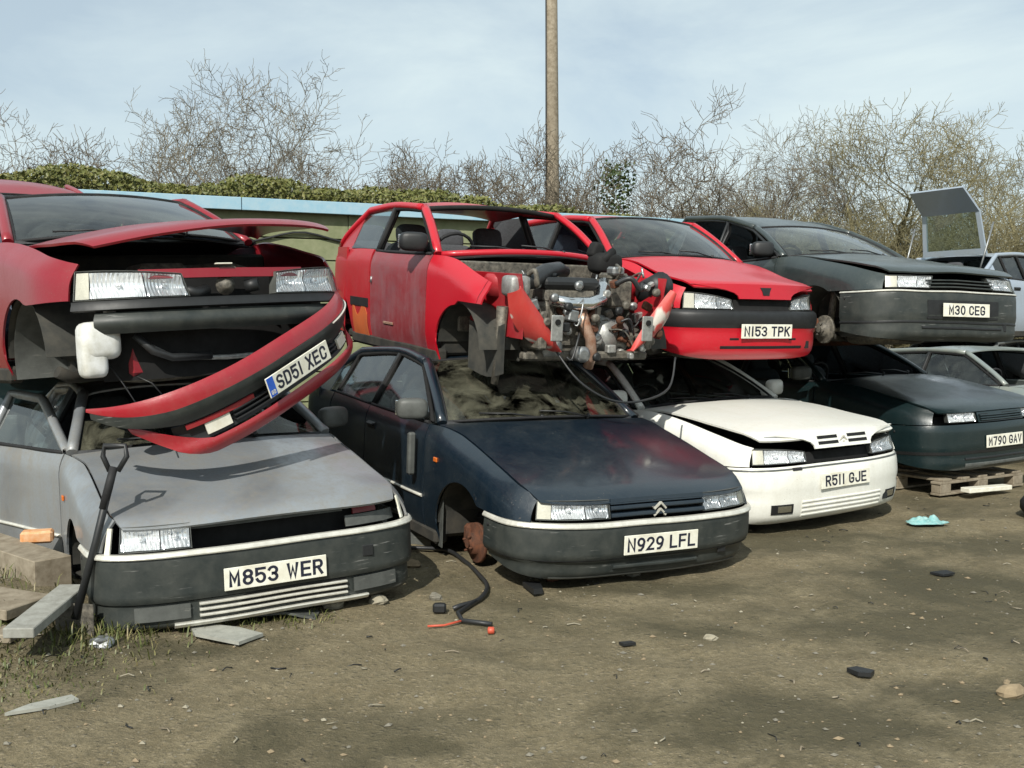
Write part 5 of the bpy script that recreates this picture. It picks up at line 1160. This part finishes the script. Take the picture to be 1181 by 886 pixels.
slab('plastic_shard', [(.06, 5.84), (.16, 5.82), (.17, 5.68), (.12, 5.66)], .03, M['blackplastic'], 'dark plastic shard on the dirt before the navy front bumper', 'shard')
slab('plastic_shard', [(1.45, 4.43), (1.5, 4.45), (1.56, 4.40), (1.53, 4.36), (1.48, 4.37)], .018, M['blackplastic'], 'small dark oval shard alone on the open dirt', 'shard')
slab('plastic_shard', [(2.5, 6.15), (2.62, 6.2), (2.64, 6.13), (2.55, 6.08)], .012, M['blackplastic'], 'thin dark shard on the dirt before the white hatchback', 'shard')
slab('plastic_shard', [(.5, 4.8), (.56, 4.82), (.58, 4.79), (.52, 4.77)], .012, M['blackplastic'], 'tiny dark shard near the dark patch', 'shard')
mb = MB(); R = random.Random(2); lump(mb, G_(.23, 6.0, .03), .05, R); one('rusty_clip', mb, M['rust'], 'rusty clip on the dirt under the navy lower lip', 'scrap')
# crumpled blue bag
R = random.Random(6); mb = MB(); 
def bagf(u, v):
    a = u*2*pi; r = .17*v*(1 + .35*noise.noise(V(cos(a)*1.8, sin(a)*1.8, 5))); x, y = 3.09 + r*cos(a)*.95, 7.69 + r*sin(a)*.55; return V(x, y, gz(x, y) + .012 + .05*(1 - v**3)*(.5 + noise.noise(V(x*14, y*14, 2))) + .03*(1 - v**4)*noise.noise(V(x*38, y*38, 0)) + .012)
patch(mb, bagf, lin(0, 1, 36), lin(.02, 1, 14), .003, (3.09, 7.69, -2)); one('crumpled_bag', mb, plain('turquoise_plastic', (.13, .34, .34), .4, 0, .4, 25, .3, .5, (.3, .45, .43)), 'crumpled turquoise plastic bag on the dirt near the white hatchback', 'bag')
beam('plank', (3.95, 9.0, .06), (4.42, 9.22, .06), .1, .04, M['platew'], 'white painted batten on the dirt in front of the pallet')
# pallets under the teal car
def pallet(loc, rz, label):
    p = empty('pallet', loc, (0, 0, rz)); tag(p, label, 'pallet', None)
    for x in (-.5, -.25, 0, .25, .5): MB().rbox((x, 0, .133), (.12, 1.0, .022), .003).build('deck_board', M['oldwood'], p)
    for y in (-.45, 0, .45):
        MB().rbox((0, y, .11), (1.2, .1, .022), .003).build('stringer_board', M['oldwood'], p)
        for x in (-.52, 0, .52): MB().rbox((x, y, .06), (.14, .1, .078), .004).build('block', M['oldwood'], p)
        MB().rbox((0, y, .011), (1.2, .1, .02), .003).build('bottom_board', M['oldwood'], p)
    return p
pallet((3.98, 9.72, .01), radians(31), 'wooden pallet under the nose of the dark teal hatchback'); pallet((2.6, 12.2, .01), radians(31), 'wooden pallet under the tail of the dark teal hatchback')
# tyre at the picture edge
ty = empty('tyre', (4.3, 7.98, .0), (0, 0, .4)); tag(ty, 'black tyre lying flat on the open dirt', 'tyre')
MB().tube([(.25*cos(a), .25*sin(a), .095) for a in lin(0, 2*pi, 28)], .09, 10, cap=False).build('tread', M['rubber'], ty)
# stones
R = random.Random(21); mst = [plain('pale_stone', (.31, .28, .21), .85, 0, .3, 20, .3, .3), plain('tan_stone', (.26, .2, .125), .85, 0, .3, 20, .3, .3), plain('grey_stone', (.19, .175, .14), .85, 0, .3, 20, .3, .3)]
for k, (x, y, r, lb) in enumerate(((-.72, 5.52, .045, 'tan stone beside the silver front bumper corner'), (-.62, 6.35, .05, 'cream stone lying on the wiring loom'), (-.42, 5.62, .035, 'round white stone between the silver bumper and the loom'), (-.95, 5.45, .05, 'brown stone against the silver lower lip'), (2.03, 4.16, .05, 'flat cream stone at the far side of the dark patch'), (.72, 6.15, .04, 'grey stone below the navy bumper'), (.95, 4.9, .03, 'small pale stone in the middle of the open dirt'), (-1.9, 4.75, .05, 'silvery crumpled foil lump beside the weeds'))):
    mb = MB(); lump(mb, G_(x, y, r*.35), r, R, (1.2, .9, .6)); one('stone', mb, mst[k % 3] if k != 7 else M['steel'], lb, 'stone')
# gravel and litter: far too many to count
R = random.Random(44); mb = MB()
oct_v = [V(1, 0, 0), V(-1, 0, 0), V(0, 1, 0), V(0, -1, 0), V(0, 0, 1), V(0, 0, -1)]; oct_f = [(0, 2, 4), (2, 1, 4), (1, 3, 4), (3, 0, 4), (2, 0, 5), (1, 2, 5), (3, 1, 5), (0, 3, 5)]
for k in range(2200):
    d = 2.9 + 8*R.random()**1.3; x = R.uniform(-.56, .56)*d; s_ = R.choice((.003, .004, .005, .006, .008, .012))*R.uniform(.7, 1.3); p = G_(x, d, s_*.25); a = R.uniform(0, 6.3); mb.cur = R.choice((0, 1, 1, 1, 2, 2, 2, 2))
    mb.add([p + Rz(a) @ V(v.x*s_*R.uniform(.7, 1.7), v.y*s_, v.z*s_*.6) for v in oct_v], oct_f)
tag(mb.build('gravel', mst), 'loose gravel and grit scattered over the yard', 'gravel', kind='stuff')
R = random.Random(45); mb = MB()
for k in range(260):
    d = 3.0 + 7*R.random(); x = R.uniform(-.5, .5)*d; p = G_(x, d, .006); a = R.uniform(0, 6.3); l = R.uniform(.015, .07); mb.cur = R.choice((0, 0, 1, 2))
    mb.tube([p, p + V(cos(a)*l*.5, sin(a)*l*.5, R.uniform(0, .01)), p + V(cos(a + .4)*l, sin(a + .4)*l, 0)], R.uniform(.0015, .004), 4)
tag(mb.build('litter', [M['blackplastic'], M['oldwood'], mst[0]]), 'small twigs and plastic bits strewn over the dirt', 'litter', kind='stuff')
# weeds
R = random.Random(46); mb = MB()
for cx, cy, n, sp_, hh in ((-2.0, 4.95, 700, .17, .1), (-1.5, 5.2, 350, .13, .05), (-1.1, 5.24, 200, .09, .05), (-2.2, 4.25, 1100, .24, .035), (-2.5, 4.6, 700, .26, .06), (-2.75, 5.6, 400, .22, .08), (-1.85, 4.6, 300, .2, .035), (-2.35, 3.9, 700, .26, .03)):
    for k in range(n):
        x, y = cx + R.gauss(0, sp_), cy + R.gauss(0, sp_); p = G_(x, y, -.01); a = R.uniform(0, 6.3); h = hh*R.uniform(.3, 1.2); b = V(cos(a), sin(a), 0); t = V(-sin(a), cos(a), 0)*R.uniform(.0015, .0045); l = R.uniform(.2, 1.0)*h
        mb.add([p - t, p + t, p + b*l*.5 + V(0, 0, h*.7) + t*.8, p + b*l*.5 + V(0, 0, h*.7) - t*.8, p + b*l*1.1 + V(0, 0, h*.85)], [(0, 1, 2, 3), (3, 2, 4)], True)
tag(mb.build('weeds', M['grass']), 'weeds and grass growing along the silver car and soil bank', 'weeds', kind='stuff')
